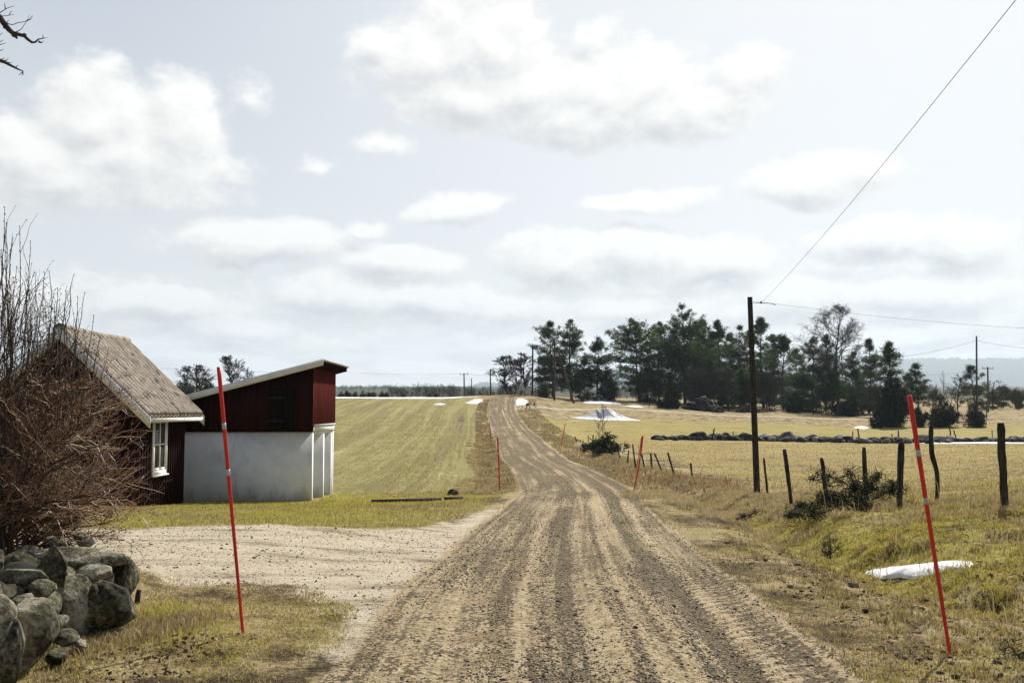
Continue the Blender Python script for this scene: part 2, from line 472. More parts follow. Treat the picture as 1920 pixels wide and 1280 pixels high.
# thin veil of high haze over the forward sky
veil = g.m('MULTIPLY', g.ss(-.2, .9, Y), .80)
vm_ = g.ramp(g.m('MULTIPLY', el, 1 / 600), [(0, (1.06, 1.03, .97)), (.16, (.83, .84, .845)), (.34, (.71, .735, .765)), (.70, (.51, .57, .64)), (1, (.24, .30, .39))])
skyc = g.mix(veil, hs.outputs[0], g.vm('SCALE', vm_, None))
skyc_scale = [n for n in g.N if n.type == 'VECT_MATH' and n.operation == 'SCALE'][-1]
skyc_scale.inputs['Scale'].default_value = 1 / SKYS
dot = g.n('ShaderNodeVectorMath', operation='DOT_PRODUCT'); g.put(dot.inputs[0], dirv); g.put(dot.inputs[1], (math.cos(SUN_EL) * math.sin(SUN_AZ), math.cos(SUN_EL) * math.cos(SUN_AZ), math.sin(SUN_EL)))
skyc = g.mix(g.m('MULTIPLY', g.ss(.66, 1.0, dot.outputs['Value']), .75), skyc, tuple(v / SKYS for v in (.90, .905, .91)))
cl = g.n('ShaderNodeVectorMath', operation='SCALE'); g.put(cl.inputs[0], ccol); cl.inputs['Scale'].default_value = 1 / SKYS
front = g.ss(-.15, .25, Y)
g.put(bg.inputs['Color'], g.mix(g.m('MULTIPLY', alpha, front), skyc, cl.outputs[0]))
try:
    w.cycles.sampling_method = 'MANUAL'; w.cycles.sample_map_resolution = 512
except Exception: pass

sl = bpy.data.lights.new('sun', 'SUN'); so = bpy.data.objects.new('sun', sl); col.objects.link(so)
sl.energy = 5.0; sl.angle = R(.55); sl.color = (1, .935, .83)
S = Vector((math.cos(SUN_EL) * math.sin(SUN_AZ), math.cos(SUN_EL) * math.cos(SUN_AZ), math.sin(SUN_EL)))
so.rotation_euler = S.to_track_quat('Z', 'Y').to_euler()
so.location = (20, 40, 60)
vs = sc.view_settings
sc.display_settings.display_device = 'sRGB'
vs.view_transform = 'Standard'; vs.look = 'None'; vs.exposure = .36; vs.gamma = 1
try: sc.cycles.use_denoising = True; sc.cycles.denoising_input_passes = 'RGB_ALBEDO_NORMAL'; sc.cycles.denoising_prefilter = 'ACCURATE'
except Exception: pass

# ------------------------------------------------------------------ ground material
m, g, b = mat('ground_surface'); M_ground = m
P = g.pos()
ruv = g.attr('ruv', 'Vector')
ru, rs, _z = g.sep(ruv)[:3]
n1 = g.noise(P, .33, 4)
n2 = g.noise(P, 2.6, 6, .68)
n3_ = g.noise(P, 17, 5, .72)
n4 = g.noise(P, 70, 3, .7)
fine = g.m('ADD', g.m('MULTIPLY', n3_, .55), g.m('MULTIPLY', n4, .45))
mixn = g.m('ADD', g.m('ADD', g.m('MULTIPLY', n1, .34), g.m('MULTIPLY', n2, .36)), g.m('MULTIPLY', fine, .30))
# verge: dead straw, soil, moss
verge = g.ramp(mixn, [(.40, (.03, .023, .013)), (.46, (.11, .08, .042)), (.50, (.33, .255, .13)), (.54, (.47, .38, .21)), (.58, (.30, .24, .09)), (.63, (.40, .345, .11)), (.70, (.55, .46, .27))])
lawn = g.ramp(mixn, [(.36, (.09, .07, .03)), (.43, (.23, .18, .065)), (.48, (.37, .30, .11)), (.53, (.31, .28, .07)), (.58, (.40, .35, .095)), (.66, (.54, .44, .22))])
rowv = g.comb(g.m('MULTIPLY', ru, 1.0), g.m('MULTIPLY', rs, .02), 0.0)
rown = g.noise(rowv, .55, 5, .7, .3)
rowf = g.noise(g.comb(g.m('MULTIPLY', ru, 4.5), g.m('MULTIPLY', rs, .12), 0.0), 1, 3, .6)
cn = g.m('ADD', g.m('ADD', g.m('MULTIPLY', rown, .62), g.m('MULTIPLY', rowf, .18)), g.m('ADD', g.m('MULTIPLY', n2, .24), g.m('MULTIPLY', fine, .24)))
cn = g.m('MULTIPLY_ADD', g.m('SUBTRACT', g.m('SUBTRACT', cn, .14), .5), 1.25, .492)
cn = g.m('ADD', cn, g.m('MULTIPLY', g.m('SUBTRACT', n1, .5), .22))
crop = g.ramp(cn, [(.36, (.13, .10, .055)), (.42, (.30, .24, .12)), (.46, (.19, .175, .065)), (.51, (.27, .24, .09)), (.55, (.36, .31, .14)), (.59, (.25, .225, .085)), (.66, (.52, .44, .27))])
past = g.ramp(g.m('ADD', g.m('MULTIPLY', mixn, .75), g.m('MULTIPLY', n3_, .25)), [(.40, (.10, .075, .03)), (.46, (.27, .205, .085)), (.51, (.39, .305, .125)), (.55, (.31, .25, .085)), (.60, (.42, .335, .14)), (.67, (.54, .43, .23))])
past2 = g.ramp(mixn, [(.39, (.13, .10, .045)), (.45, (.27, .215, .08)), (.49, (.35, .29, .10)), (.52, (.28, .24, .075)), (.56, (.40, .325, .14)), (.66, (.50, .41, .23))])
bv = g.vm('MULTIPLY', P, (.55, 1.0, 1.0))
bn = g.m('ADD', g.m('MULTIPLY', g.noise(bv, 1.3, 6, .68, .6), .6), g.m('MULTIPLY', fine, .4))
bank = g.ramp(bn, [(.41, (.028, .023, .012)), (.455, (.13, .10, .035)), (.495, (.36, .32, .065)), (.54, (.46, .40, .09)), (.575, (.33, .26, .11)), (.62, (.52, .43, .22)), (.68, (.64, .53, .34))])
dn = g.noise(g.vm('MULTIPLY', P, (.5, 1.5, 1)), 1.3, 8, .74)
drive = g.ramp(g.m('ADD', g.m('MULTIPLY', dn, .7), g.m('MULTIPLY', fine, .3)), [(.38, (.20, .155, .10)), (.43, (.42, .35, .255)), (.48, (.57, .49, .365)), (.56, (.66, .575, .44))])
# gravel road: wheel tracks as bands of loose dark gravel and packed pale dirt
ruw = g.m('ADD', ru, g.m('MULTIPLY', g.m('SUBTRACT', g.noise(g.comb(0.0, g.m('MULTIPLY', rs, .07), 1.0), 1, 2), .5), .16))
bands = g.ramp(g.m('MULTIPLY_ADD', ruw, .25, .5), [(.05, .35), (.085, .10), (.115, .50), (.25, .55), (.38, .40), (.42, .72), (.485, .75), (.51, .22), (.55, .25), (.575, .6), (.60, .22), (.665, .25), (.69, .82), (.76, .88), (.785, .3), (.80, .28), (.845, .62), (.885, .68), (.905, .08), (.94, .10), (.97, .5)])
rstr = g.noise(g.comb(g.m('MULTIPLY', ru, 3.4), g.m('MULTIPLY', rs, .07), 2.0), 1, 5, .62, .15)
rstr2 = g.noise(g.comb(g.m('MULTIPLY', ru, 13.0), g.m('MULTIPLY', rs, .16), 5.0), 1, 4, .6)
gf = g.m('ADD', g.m('MULTIPLY', g.m('SUBTRACT', bands, .62), .50), g.m('ADD', g.m('MULTIPLY', g.m('SUBTRACT', rstr, .5), 1.5), g.m('MULTIPLY', g.m('SUBTRACT', rstr2, .5), 1.0)))
gf = g.m('ADD', gf, g.m('MULTIPLY', g.m('SUBTRACT', n2, .5), 1.3))
gf = g.m('ADD', gf, g.m('MULTIPLY', g.ss(11, 40, rs), .20))
gf = g.m('ADD', gf, g.m('MULTIPLY', g.m('SUBTRACT', g.noise(g.comb(g.m('MULTIPLY', ru, 1.1), g.m('MULTIPLY', rs, .2), 9.0), 1, 5, .6, .5), .5), 1.1))
lug = g.m('MULTIPLY', g.m('SINE', g.m('SUBTRACT', g.m('MULTIPLY', rs, 37.0), g.m('MULTIPLY', g.m('ADD', ru, g.m('MULTIPLY', n2, .5)), 30.0))), g.m('MULTIPLY', g.m('MULTIPLY', g.ss(1.0, 1.12, ru), g.m('SUBTRACT', 1, g.ss(1.5, 1.62, ru))), g.m('SUBTRACT', 1, g.ss(10, 17, rs))))
gf = g.m('ADD', gf, g.m('MULTIPLY', lug, .2))
speck = g.m('ADD', g.m('MULTIPLY', g.noise(P, 34, 3, .75), .6), g.m('MULTIPLY', g.vor(P, 26), .5))
gr = g.ss(-.10, .14, g.m('ADD', gf, g.m('MULTIPLY', g.m('SUBTRACT', speck, .5), 1.5)))
dirt = g.ramp(g.m('ADD', g.m('MULTIPLY', n2, .5), g.m('MULTIPLY', fine, .5)), [(.40, (.23, .17, .095)), (.47, (.47, .37, .225)), (.6, (.66, .54, .36))])
grav = g.ramp(g.m('ADD', g.m('MULTIPLY', n4, .6), g.m('MULTIPLY', g.noise(P, 45, 2), .4)), [(.38, (.05, .036, .02)), (.5, (.155, .118, .07)), (.6, (.33, .265, .17))])
road = g.mix(gr, dirt, grav)
side = g.ramp(mixn, [(.35, (.33, .28, .2)), (.55, (.5, .44, .34))])
soil = g.ramp(g.m('ADD', g.m('MULTIPLY', g.noise(P, .9, 6, .7), .7), g.m('MULTIPLY', n2, .3)), [(.37, (.045, .035, .02)), (.45, (.19, .145, .075)), (.53, (.37, .29, .15)), (.63, (.48, .39, .23))])
forest = g.ramp(n2, [(.35, (.03, .032, .02)), (.65, (.09, .085, .04))])
c = verge
def wt(name):
    # ragged edge: the zone weight is broken up by noise before it is used
    a = g.attr(name)
    k = g.m('ADD', a, g.m('MULTIPLY', g.m('SUBTRACT', g.m('ADD', g.m('MULTIPLY', n2, .6), g.m('MULTIPLY', fine, .4)), .5), g.m('MULTIPLY', g.m('MULTIPLY', a, g.m('SUBTRACT', 1, a)), 7)))
    return g.ss(.3, .7, k)
for nm, cc in (('lawn', lawn), ('crop', crop), ('past', past), ('past2', past2), ('soil', soil), ('bank', bank), ('drive', drive), ('side', side), ('road', road), ('forest', forest)):
    c = g.mix(wt(nm), c, cc)
g.put(b.inputs['Base Color'], c)
b.inputs['Roughness'].default_value = .95; b.inputs['Specular IOR Level'].default_value = .1
hgt = g.m('ADD', g.m('MULTIPLY', lug, -.12), g.m('MULTIPLY', n3_, .7)); hgt = g.m('ADD', hgt, g.m('ADD', g.m('MULTIPLY', n4, .25), g.m('MULTIPLY', g.noise(P, 6, 3), .6)))
g.put(b.inputs['Normal'], g.bump(hgt, 1.0, .08))

# ------------------------------------------------------------------ ground mesh
ys = [-14, -10, -7, -4, -2, 0, 1.5, 2.6, 3.4, 4]
while ys[-1] < 5000: ys.append(ys[-1] + max(.055, .0085 * ys[-1]))
ys = np.array(ys)
NX = 330; A_, B_ = 5.0, math.asinh(1000)
tx = np.linspace(-1, 1, 2 * NX + 1)
xs = A_ * np.sinh(B_ * tx)
GX, GY = np.meshgrid(xs + .5, ys)
x, y = GX.ravel(), GY.ravel()
z = H(x, y)
ruA = x - XC(y)
wobn = fbm(x * .5, y * .5, 4, 51) * 1.0
wobs = fbm(x * 2.2, y * 2.2, 3, 52)

def poly_sdf(px_, py_, poly):
    d = np.full(px_.shape, 1e9); ins = np.zeros(px_.shape, bool)
    n = len(poly)
    for i in range(n):
        ax, ay = poly[i]; bx, by = poly[(i + 1) % n]
        ex, ey = bx - ax, by - ay
        t = np.clip(((px_ - ax) * ex + (py_ - ay) * ey) / (ex * ex + ey * ey), 0, 1)
        d = np.minimum(d, np.hypot(px_ - ax - t * ex, py_ - ay - t * ey))
        cnd = (ay > py_) != (by > py_)
        with np.errstate(divide='ignore', invalid='ignore'):
            xi = ax + (py_ - ay) / (by - ay if by != ay else 1e-9) * ex
        ins ^= cnd & (px_ < xi)
    return np.where(ins, -d, d)
DRIVE = [(-40, 10.1), (-8, 10.0), (-4, 10.1), (-2.1, 9.9), (-1.55, 8.9), (-1.3, 7.6), (-1.22, 5), (0, 5), (.3, 21), (-.4, 22), (-.85, 19.5), (-1.6, 16.8), (-3, 15.2), (-6, 14.6), (-40, 14.2)]
sd_drive = poly_sdf(np.clip(x, -60, 20), np.clip(y, 0, 60), DRIVE)
dr = sstep(.8, -.7, sd_drive + wobn * 1.2 + wobs * .6)
half = 1.70 + .12 * wobs + .1 * wobn
onroad = sstep(.16, -.16, np.abs(ruA) - half) * sstep(190, 175, y)
lawnw = sstep(1.9, 2.9, -ruA + wobn) * sstep(30.2, 29.2, y + wobn * 1.6) * sstep(3, 5, y)
lawnw = lawnw * (.30 + .70 * sstep(14, 15.5, y))
cropw = sstep(2.5, 3.3, -ruA + wobn * .9) * sstep(29.4, 30.6, y + wobn * 1.5) * sstep(158, 152, y)
fx = 6.6 + .02 * y
past_edge = sstep(7.3, 8.7, ruA + wobn * 1.2) * sstep(10, 14, y)
wally = 86 + wobn
pastw = past_edge * sstep(2, -1, y - wally)
sy = side_y(x)
past2w = sstep(4.5, 7, ruA + wobn * 1.5 - .02 * y) * sstep(-1, 1, y - wally) * sstep(-13, -16, y - sy + wobn * 3 - 2 * np.clip((x - 30) / 30, 0, 1))
past2w = np.maximum(past2w, sstep(3.3, 4.6, ruA + wobn) * sstep(70, 78, y) * sstep(115, 108, y + wobn * 4) * sstep(9, 7, ruA))
soilw = sstep(2.6, 4.6, ruA + wobn) * sstep(-17, -14, y - sy + wobn * 3) * sstep(200, 185, y)
soilw = np.maximum(soilw, sstep(1.75, 2.0, -ruA) * sstep(3.3, 2.6, -ruA + wobn) * sstep(30, 33, y) * sstep(170, 150, y))
bankw = sstep(3.2, 4.0, ruA + wobn * .7) * sstep(9.0, 7.6, ruA + wobn * .8) * sstep(10.2, 12.2, y + wobn * 2) * sstep(36, 24, y) * sstep(-.32, -.02, fbm(x * .8, y * .5, 4, 55, .6))
sidew = sstep(1.35, .9, np.abs(y - sy) + .25 * wobs) * sstep(1.0, 1.6, ruA)
sidew = np.maximum(sidew, sstep(5.2, 3.8, np.abs(y - sy - .0) + .9 * (ruA - 1.5) + wobs) * sstep(1.3, 1.8, ruA) * sstep(6, 4, ruA))
forestw = sstep(250, 600, y + 60 * wobn)
snowfar = np.zeros_like(x)
nrow, ncol = GX.shape
idx = np.arange(nrow * ncol).reshape(nrow, ncol)
Q = np.stack([idx[:-1, :-1], idx[:-1, 1:], idx[1:, 1:], idx[1:, :-1]], -1).reshape(-1, 4)
fm = lambda a: a[Q].mean(1)
zone = np.zeros(len(Q), int)
fy_, fru, fx_ = fm(y), fm(ruA), fm(x)
zone[fm(cropw) > .5] = 3
zone[(fm(pastw) > .5) | (fm(past2w) > .5)] = 4
zone[fm(dr) > .5] = 2
zone[fm(sidew) > .5] = 5
zone[fm(onroad) > .5] = 1
ruvA = np.stack([ruA, y, np.zeros_like(y)], -1)
ATT = dict(lawn=lawnw, crop=cropw, past=pastw, past2=past2w, soil=soilw, bank=bankw, drive=dr, side=sidew, road=onroad, forest=forestw)
for k, nm in enumerate(['ground', 'gravel_road', 'driveway', 'crop_field', 'pasture', 'side_road']):
    fq = Q[zone == k]
    u, invx = np.unique(fq.ravel(), return_inverse=True)
    V = np.stack([x[u], y[u], z[u]], -1)
    at_ = {a: v[u] for a, v in ATT.items()}; at_['ruv'] = ruvA[u]
    me = np_mesh(nm, V, invx.reshape(-1, 4), True, None, at_)
    tag(link_mesh(nm, me, M_ground), kind='structure')
# ------------------------------------------------------------------ hill on the horizon
M_forest = simple('far_forest', [(.3, (.02, .03, .022)), (.7, (.05, .06, .045))], .02, 6, bump=0)
def ridge(name, prof_px, d0, depth, jag, n=700):
    pxs = np.linspace(prof_px[0][0], prof_px[-1][0], n)
    top = np.interp(pxs, [p[0] for p in prof_px], [p[1] for p in prof_px])
    V, rows = [], 14
    for r in range(rows):
        t = r / (rows - 1)
        d = d0 + depth * t
        X = (pxs - 960) / F * d * (1.0 if True else 1)
        zt = EYE + (768 - top) / F * (d0 + depth)
        zb = EYE + (768 - 733) / F * d0
        zz = zb + (zt - zb) * (1 - (1 - t) ** 1.7)
        zz = zz + jag * fbm(X * .05, np.full(n, d * .01), 3, 61, .7) * (.6 + 1.4 * t) + 1.2 * jag * fbm(X * .004, np.full(n, d * .004), 3, 62)
        V.append(np.stack([X, np.full(n, d), zz], -1))
    d = d0 + depth * 1.3
    V.append(np.stack([(pxs - 960) / F * d, np.full(n, d), np.full(n, zb - 10)], -1))
    rows += 1
    V = np.concatenate(V)
    i = np.arange(rows * n).reshape(rows, n)
    q = np.stack([i[:-1, :-1], i[:-1, 1:], i[1:, 1:], i[1:, :-1]], -1).reshape(-1, 4)
    o = link_mesh(name, np_mesh(name, V, q), M_forest)
    return tag(o, kind='structure')
HILL = ridge('hill', [(820, 731), (870, 729), (895, 721), (915, 717), (935, 720), (955, 725), (985, 718), (1030, 708), (1100, 698), (1160, 692), (1250, 688), (1350, 684), (1500, 678), (1690, 674), (1800, 672), (1920, 673), (2300, 676), (2700, 690)], 5600, 1200, 20)

# ------------------------------------------------------------------ materials
M_redsun = None
def boards(name, base, dark, freq=1.0, axis=0):
    m, g, b = mat(name)
    P = g.pos()
    s = g.vm('MULTIPLY', P, (6, 6, .5))
    n = g.noise(s, 2.2, 5, .65)
    n = g.m('ADD', n, g.m('MULTIPLY', g.m('SUBTRACT', g.attr('tint'), .5), .25))
    g.put(b.inputs['Base Color'], g.ramp(n, [(.25, dark), (.75, base)]))
    b.inputs['Roughness'].default_value = .9; b.inputs['Specular IOR Level'].default_value = .1
    g.put(b.inputs['Normal'], g.bump(g.noise(s, 5, 4), .4, .006))
    return m
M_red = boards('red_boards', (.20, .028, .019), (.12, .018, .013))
M_darkred_shade = boards('dark_shaded_red_boards', (.032, .008, .0065), (.015, .0045, .004))  # shed red darkened: shade of its front and roof underside put into the colour
M_hatch = boards('black_boards', (.008, .006, .005), (.004, .003, .003))
M_brushless = simple('rusty_iron', [(.3, (.01, .009, .008)), (.7, (.03, .024, .02))], 9, 4, .8, 0)
M_plaster = simple('white_plaster', [(.3, (.55, .57, .60)), (.5, (.74, .76, .79)), (.7, (.82, .83, .85))], 1.3, 8, .9, .35, .01, rgh=.68)
g = G(M_plaster.node_tree); b = M_plaster.node_tree.nodes['Principled BSDF']
zz_ = g.sep(g.pos())[2]; old = b.inputs['Base Color'].links[0].from_socket
nz_ = g.noise(g.vm('MULTIPLY', g.pos(), (1, 1, .35)), 2.6, 7, .7)
spl = g.ss(.42, -.12, g.m('ADD', g.m('ADD', zz_, .75), g.m('MULTIPLY', g.m('SUBTRACT', nz_, .5), 1.6)))
c2 = g.mix(g.m('MULTIPLY', spl, .55), old, (.30, .265, .20))
c2 = g.mix(g.m('MULTIPLY', g.ss(.56, .70, nz_), .35), c2, (.36, .36, .36))
g.put(b.inputs['Base Color'], c2)
M_white = simple('white_paint', [(.3, (.66, .66, .65)), (.7, (.82, .81, .79))], 4, 5, .6, .1, .004)
M_conc = simple('grey_concrete', [(.3, (.22, .215, .20)), (.7, (.42, .41, .39))], 5, 6, .95, .4, .01)
M_sheet = simple('grey_roof_sheet', [(.3, (.30, .30, .30)), (.7, (.45, .45, .44))], 3, 5, .5, .1, .004, stretch=(1, .2, 1))
M_fascia = simple('weathered_white_board', [(.3, (.66, .66, .65)), (.7, (.80, .80, .79))], 3, 5, .7, .1, .004)
m, g, b = mat('lichen_tiles'); M_tile = m
P = g.pos(); n = g.noise(P, 2.2, 7, .7); nf = g.noise(P, 5, 4, .6)
cc = g.ramp(nf, [(.3, (.14, .115, .09)), (.5, (.25, .215, .172)), (.7, (.38, .33, .27))])
cc = g.mix(g.ss(.56, .66, n), cc, (.035, .028, .02))
g.put(b.inputs['Base Color'], cc); g.put(b.inputs['Normal'], g.bump(nf, .4, .01)); b.inputs['Roughness'].default_value = .8
m, g, b = mat('window_glass'); M_glass = m
b.inputs['Base Color'].default_value = (.06, .07, .085, 1); b.inputs['Roughness'].default_value = .06; b.inputs['Specular IOR Level'].default_value = .6
M_stake = simple('red_plastic', [(.3, (.56, .02, .013)), (.7, (.76, .04, .022))], 2.2, 5, .5, .03, .002, stretch=(8, 8, 1), spec=.4)
M_band = simple('reflective_band', [(.3, (.42, .43, .42)), (.7, (.62, .63, .62))], 30, 3, .35, .05, .002)
M_wood = simple('weathered_wood', [(.3, (.025, .021, .017)), (.5, (.07, .06, .05)), (.7, (.15, .13, .105))], 9, 5, .9, .6, .01, stretch=(4, 4, .35))
M_post = simple('dark_post_wood', [(.3, (.012, .010, .009)), (.5, (.035, .03, .026)), (.72, (.10, .088, .075))], 9, 5, .95, .7, .012, stretch=(4, 4, .5))
M_wire = simple('dark_wire', [(.3, (.03, .03, .03)), (.7, (.06, .06, .06))], 3, 2, .5, 0)
M_metal = simple('grey_metal', [(.3, (.06, .06, .06)), (.7, (.14, .14, .14))], 9, 4, .5, .1, .003)
M_pale = simple('pale_boards', [(.3, (.40, .38, .35)), (.7, (.62, .60, .56))], 4, 4, .8, .2, .005)
m, g, b = mat('lichen_stone'); M_stone = m
P = g.pos(); a1 = g.noise(P, 3.2, 7, .65); a2 = g.noise(P, 26, 6, .7); a3 = g.vor(P, 60)
nn = g.m('ADD', g.m('MULTIPLY', a1, .55), g.m('ADD', g.m('MULTIPLY', a2, .45), g.m('MULTIPLY', g.m('SUBTRACT', g.attr('tint'), .5), .12)))
cc = g.ramp(nn, [(.40, (.018, .016, .012)), (.46, (.065, .058, .04)), (.51, (.16, .145, .10)), (.57, (.31, .285, .215)), (.66, (.56, .52, .43))])
cc = g.mix(g.m('MULTIPLY', g.ss(.50, .60, g.noise(g.vm('ADD', P, (5, 3, 1)), 5, 6, .7)), .7), cc, (.075, .08, .025))
g.put(b.inputs['Base Color'], cc); b.inputs['Roughness'].default_value = .9
g.put(b.inputs['Normal'], g.bump(g.m('ADD', a2, g.m('MULTIPLY', a1, .8)), .9, .03))
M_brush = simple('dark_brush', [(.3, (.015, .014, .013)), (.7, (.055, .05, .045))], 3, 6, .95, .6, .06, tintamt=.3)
M_soilclod = simple('dark_soil', [(.3, (.022, .017, .011)), (.5, (.07, .054, .034)), (.75, (.22, .18, .12))], 14, 5, .95, .5, .02, tintamt=.6)
M_dstone = simple('dark_field_stone', [(.3, (.018, .018, .016)), (.52, (.05, .048, .042)), (.7, (.24, .23, .21))], 2.2, 7, .9, .7, .05, tintamt=.35)
m, g, b = mat('old_snow'); M_snow = m
P = g.pos(); a1 = g.noise(P, 1.4, 8, .7); a2 = g.noise(P, 12, 5, .7)
cc = g.ramp(g.m('ADD', g.m('MULTIPLY', a1, .6), g.m('MULTIPLY', a2, .4)), [(.32, (.25, .23, .20)), (.39, (.62, .62, .62)), (.46, (.84, .85, .87)), (1, (.90, .91, .93))])
g.put(b.inputs['Base Color'], cc); b.inputs['Roughness'].default_value = .7
g.put(b.inputs['Normal'], g.bump(g.m('ADD', a1, g.m('MULTIPLY', a2, .5)), .7, .06))
M_bark = simple('bark', [(.3, (.03, .024, .019)), (.7, (.10, .08, .062))], 5, 5, .9, .5, .02, stretch=(3, 3, .6))
M_twig = simple('dark_twig', [(.3, (.035, .03, .026)), (.7, (.10, .085, .073))], 4, 3, .85, 0, tintamt=.5)
m, g, b = mat('bush_twig'); M_btwig = m
cc = g.ramp(g.attr('tint'), [(0, (.018, .012, .008)), (.35, (.05, .028, .016)), (.6, (.21, .088, .04)), (.82, (.44, .28, .15)), (1, (.66, .54, .38))])  # upper stops paint sunlit golden glints into the twig colour
g.put(b.inputs['Base Color'], cc); b.inputs['Roughness'].default_value = .42; b.inputs['Specular IOR Level'].default_value = .5
M_pine = foliage('pine_needles', [(0, (.02, .04, .018)), (.5, (.06, .10, .04)), (.85, (.12, .155, .055)), (1, (.18, .20, .075))], .5)
M_pinegrey = foliage('dull_needles', [(0, (.028, .04, .025)), (.5, (.07, .09, .055)), (1, (.15, .16, .085))], .45)
M_jun = foliage('juniper_needles', [(0, (.008, .014, .007)), (.5, (.020, .030, .012)), (.85, (.05, .06, .02)), (1, (.085, .085, .032))], .2)
M_grass = foliage('dry_grass', [(0, (.16, .115, .055)), (.25, (.38, .295, .15)), (.5, (.58, .475, .27)), (.58, (.37, .33, .07)), (.8, (.52, .47, .09)), (1, (.66, .57, .17))], .24, .75)
M_rgrass = foliage('rusty_grass', [(0, (.10, .05, .025)), (.4, (.30, .18, .08)), (1, (.52, .39, .22))], .35, .7)
M_leaf = foliage('dead_leaf', [(0, (.05, .033, .02)), (.5, (.17, .11, .06)), (1, (.42, .32, .21))], .2, .7)
M_grav = simple('gravel_stone', [(.2, (.04, .034, .026)), (.5, (.14, .12, .09)), (.8, (.36, .31, .24))], 30, 3, .85, .2, .004, tintamt=.9)

# ------------------------------------------------------------------ shed
def roofz(X):  # lower face of the shed roof
    return 2.90 + .264 * (X + 5.14)
shed = thing('shed', 'red and white shed with open stalls, dark hatch and single slope roof', 'shed', (-7.5, 28.6, float(H(-7.5, 28.6))))
XR, XL, YF, YB = -5.39, -10.4, 27.0, 30.25
mb = MB(); mb.box((XL, YF, -1.6), (XR - .0, YF + .2, 1.12)); mb.box((XL, YB - .2, -1.8), (XR, YB, 1.10)); mb.box((XL, YF + .2, -1.7), (XL + .2, YB - .2, 1.1))
mb.box((XL + .2, YF + .2, 1.02), (XR - .05, YB - .2, 1.1))
low = mb.build('plaster_wall', M_plaster, shed)
for yy in (28.55, 29.75):
    mb = MB(); mb.box((XL + .2, yy, -1.8), (XR + .005, yy + .2, 1.02)); mb.build('stall_wall', M_plaster, shed)
mb = MB()
mb.box((XR - .1, YF + .2, 1.10), (XR + .02, YB + .02, 1.27))
mb.box((XR - .1, YF - .0, 1.122), (XR + .02, YF + .2, 1.27)); mb.box((XR + .022, YF + .1, 1.27), (XR + .05, YB + .02, 1.30))
mb.build('lintel', M_white, shed)
# vertical boards
def board_wall(mb, a, b, zb, zt, th, pitch, ny):
    """boards from a to b (xy), zb/zt functions of x,y; battens over joints"""
    a, b = np.array(a, float), np.array(b, float); L = np.linalg.norm(b - a); d = (b - a) / L; nrm = np.array(ny, float)
    n = max(1, int(L / pitch)); 
    for i in range(n):
        for w0, w1, t0, t1 in ((i / n * L, (i + 1) / n * L, 0, th), ((i + .82) / n * L, (i + 1.18) / n * L, th, th * 1.9)):
            w1 = min(w1, L); 
            p, q_ = a + d * w0, a + d * w1
            V = []
            for base in (0, 1):
                for pt, t in ((p, t0), (q_, t0), (q_, t1), (p, t1)):
                    P3 = pt + nrm * t
                    V.append((P3[0], P3[1], (zb, zt)[base](P3[0], P3[1]) - (0 if base == 0 else .004 * (t1 > th))))
            mb.hexa(V, tint=random.random())
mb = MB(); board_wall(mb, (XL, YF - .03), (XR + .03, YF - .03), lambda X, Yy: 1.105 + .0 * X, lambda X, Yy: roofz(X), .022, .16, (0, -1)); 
mb.build('front_boards', M_darkred_shade, shed)
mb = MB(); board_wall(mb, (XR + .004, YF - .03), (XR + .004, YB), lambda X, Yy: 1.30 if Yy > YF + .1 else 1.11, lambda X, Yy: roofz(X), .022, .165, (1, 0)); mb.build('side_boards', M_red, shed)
mb = MB(); mb.hexa([(XL, YB, 1.1), (XR, YB, 1.1), (XR, YB + .03, 1.1), (XL, YB + .03, 1.1), (XL, YB, roofz(XL)), (XR, YB, roofz(XR)), (XR, YB + .03, roofz(XR)), (XL, YB + .03, roofz(XL))]); 
mb.build('back_boards', M_darkred_shade, shed)
# hatch
hx0, hx1 = (505 - 960) / F * 26.93, (556 - 960) / F * 26.93
mb = MB()
k = 4
for i in range(k): mb.box((hx0 + (hx1 - hx0) * i / k + .004, YF - .115, 1.14), (hx0 + (hx1 - hx0) * (i + 1) / k - .004, YF - .075, 2.26))
hatch = mb.build('hatch', M_hatch, shed)
for zz in (1.40, 2.02):
    mb = MB(); mb.box((hx0 - .06, YF - .13, zz - .025), (hx0 + .42, YF - .117, zz + .025)); mb.build('hinge', M_brushless, hatch)
# roof
X0, X1, RY0, RY1 = -10.9, -5.05, 26.68, 31.0
def slab(mb, x0, x1, y0, y1, dz0, dz1):
    V = [(x0, y0, roofz(x0) + dz0), (x1, y0, roofz(x1) + dz0), (x1, y1, roofz(x1) + dz0), (x0, y1, roofz(x0) + dz0), (x0, y0, roofz(x0) + dz1), (x1, y0, roofz(x1) + dz1), (x1, y1, roofz(x1) + dz1), (x0, y1, roofz(x0) + dz1)]
    mb.hexa(V)
mb = MB(); slab(mb, X0, X1, RY0, RY1, .10, .125); roof = mb.build('roof', M_sheet, shed)
mb = MB(); slab(mb, X0 + .05, X1 - .05, RY0 + .04, RY1 - .04, .075, .098); mb.build('roof_deck', M_darkred_shade, roof)
for i in range(8):
    yy = RY0 + .12 + i * .57
    mb = MB(); slab(mb, X0 + .1, X1 - .06, yy, yy + .06, -.03, .073); mb.build('rafter', M_darkred_shade, roof)
mb = MB(); slab(mb, X0, X1 - .0, RY0 - .03, RY0 - .003, -.035, .14); mb.build('bargeboard', M_fascia, roof)

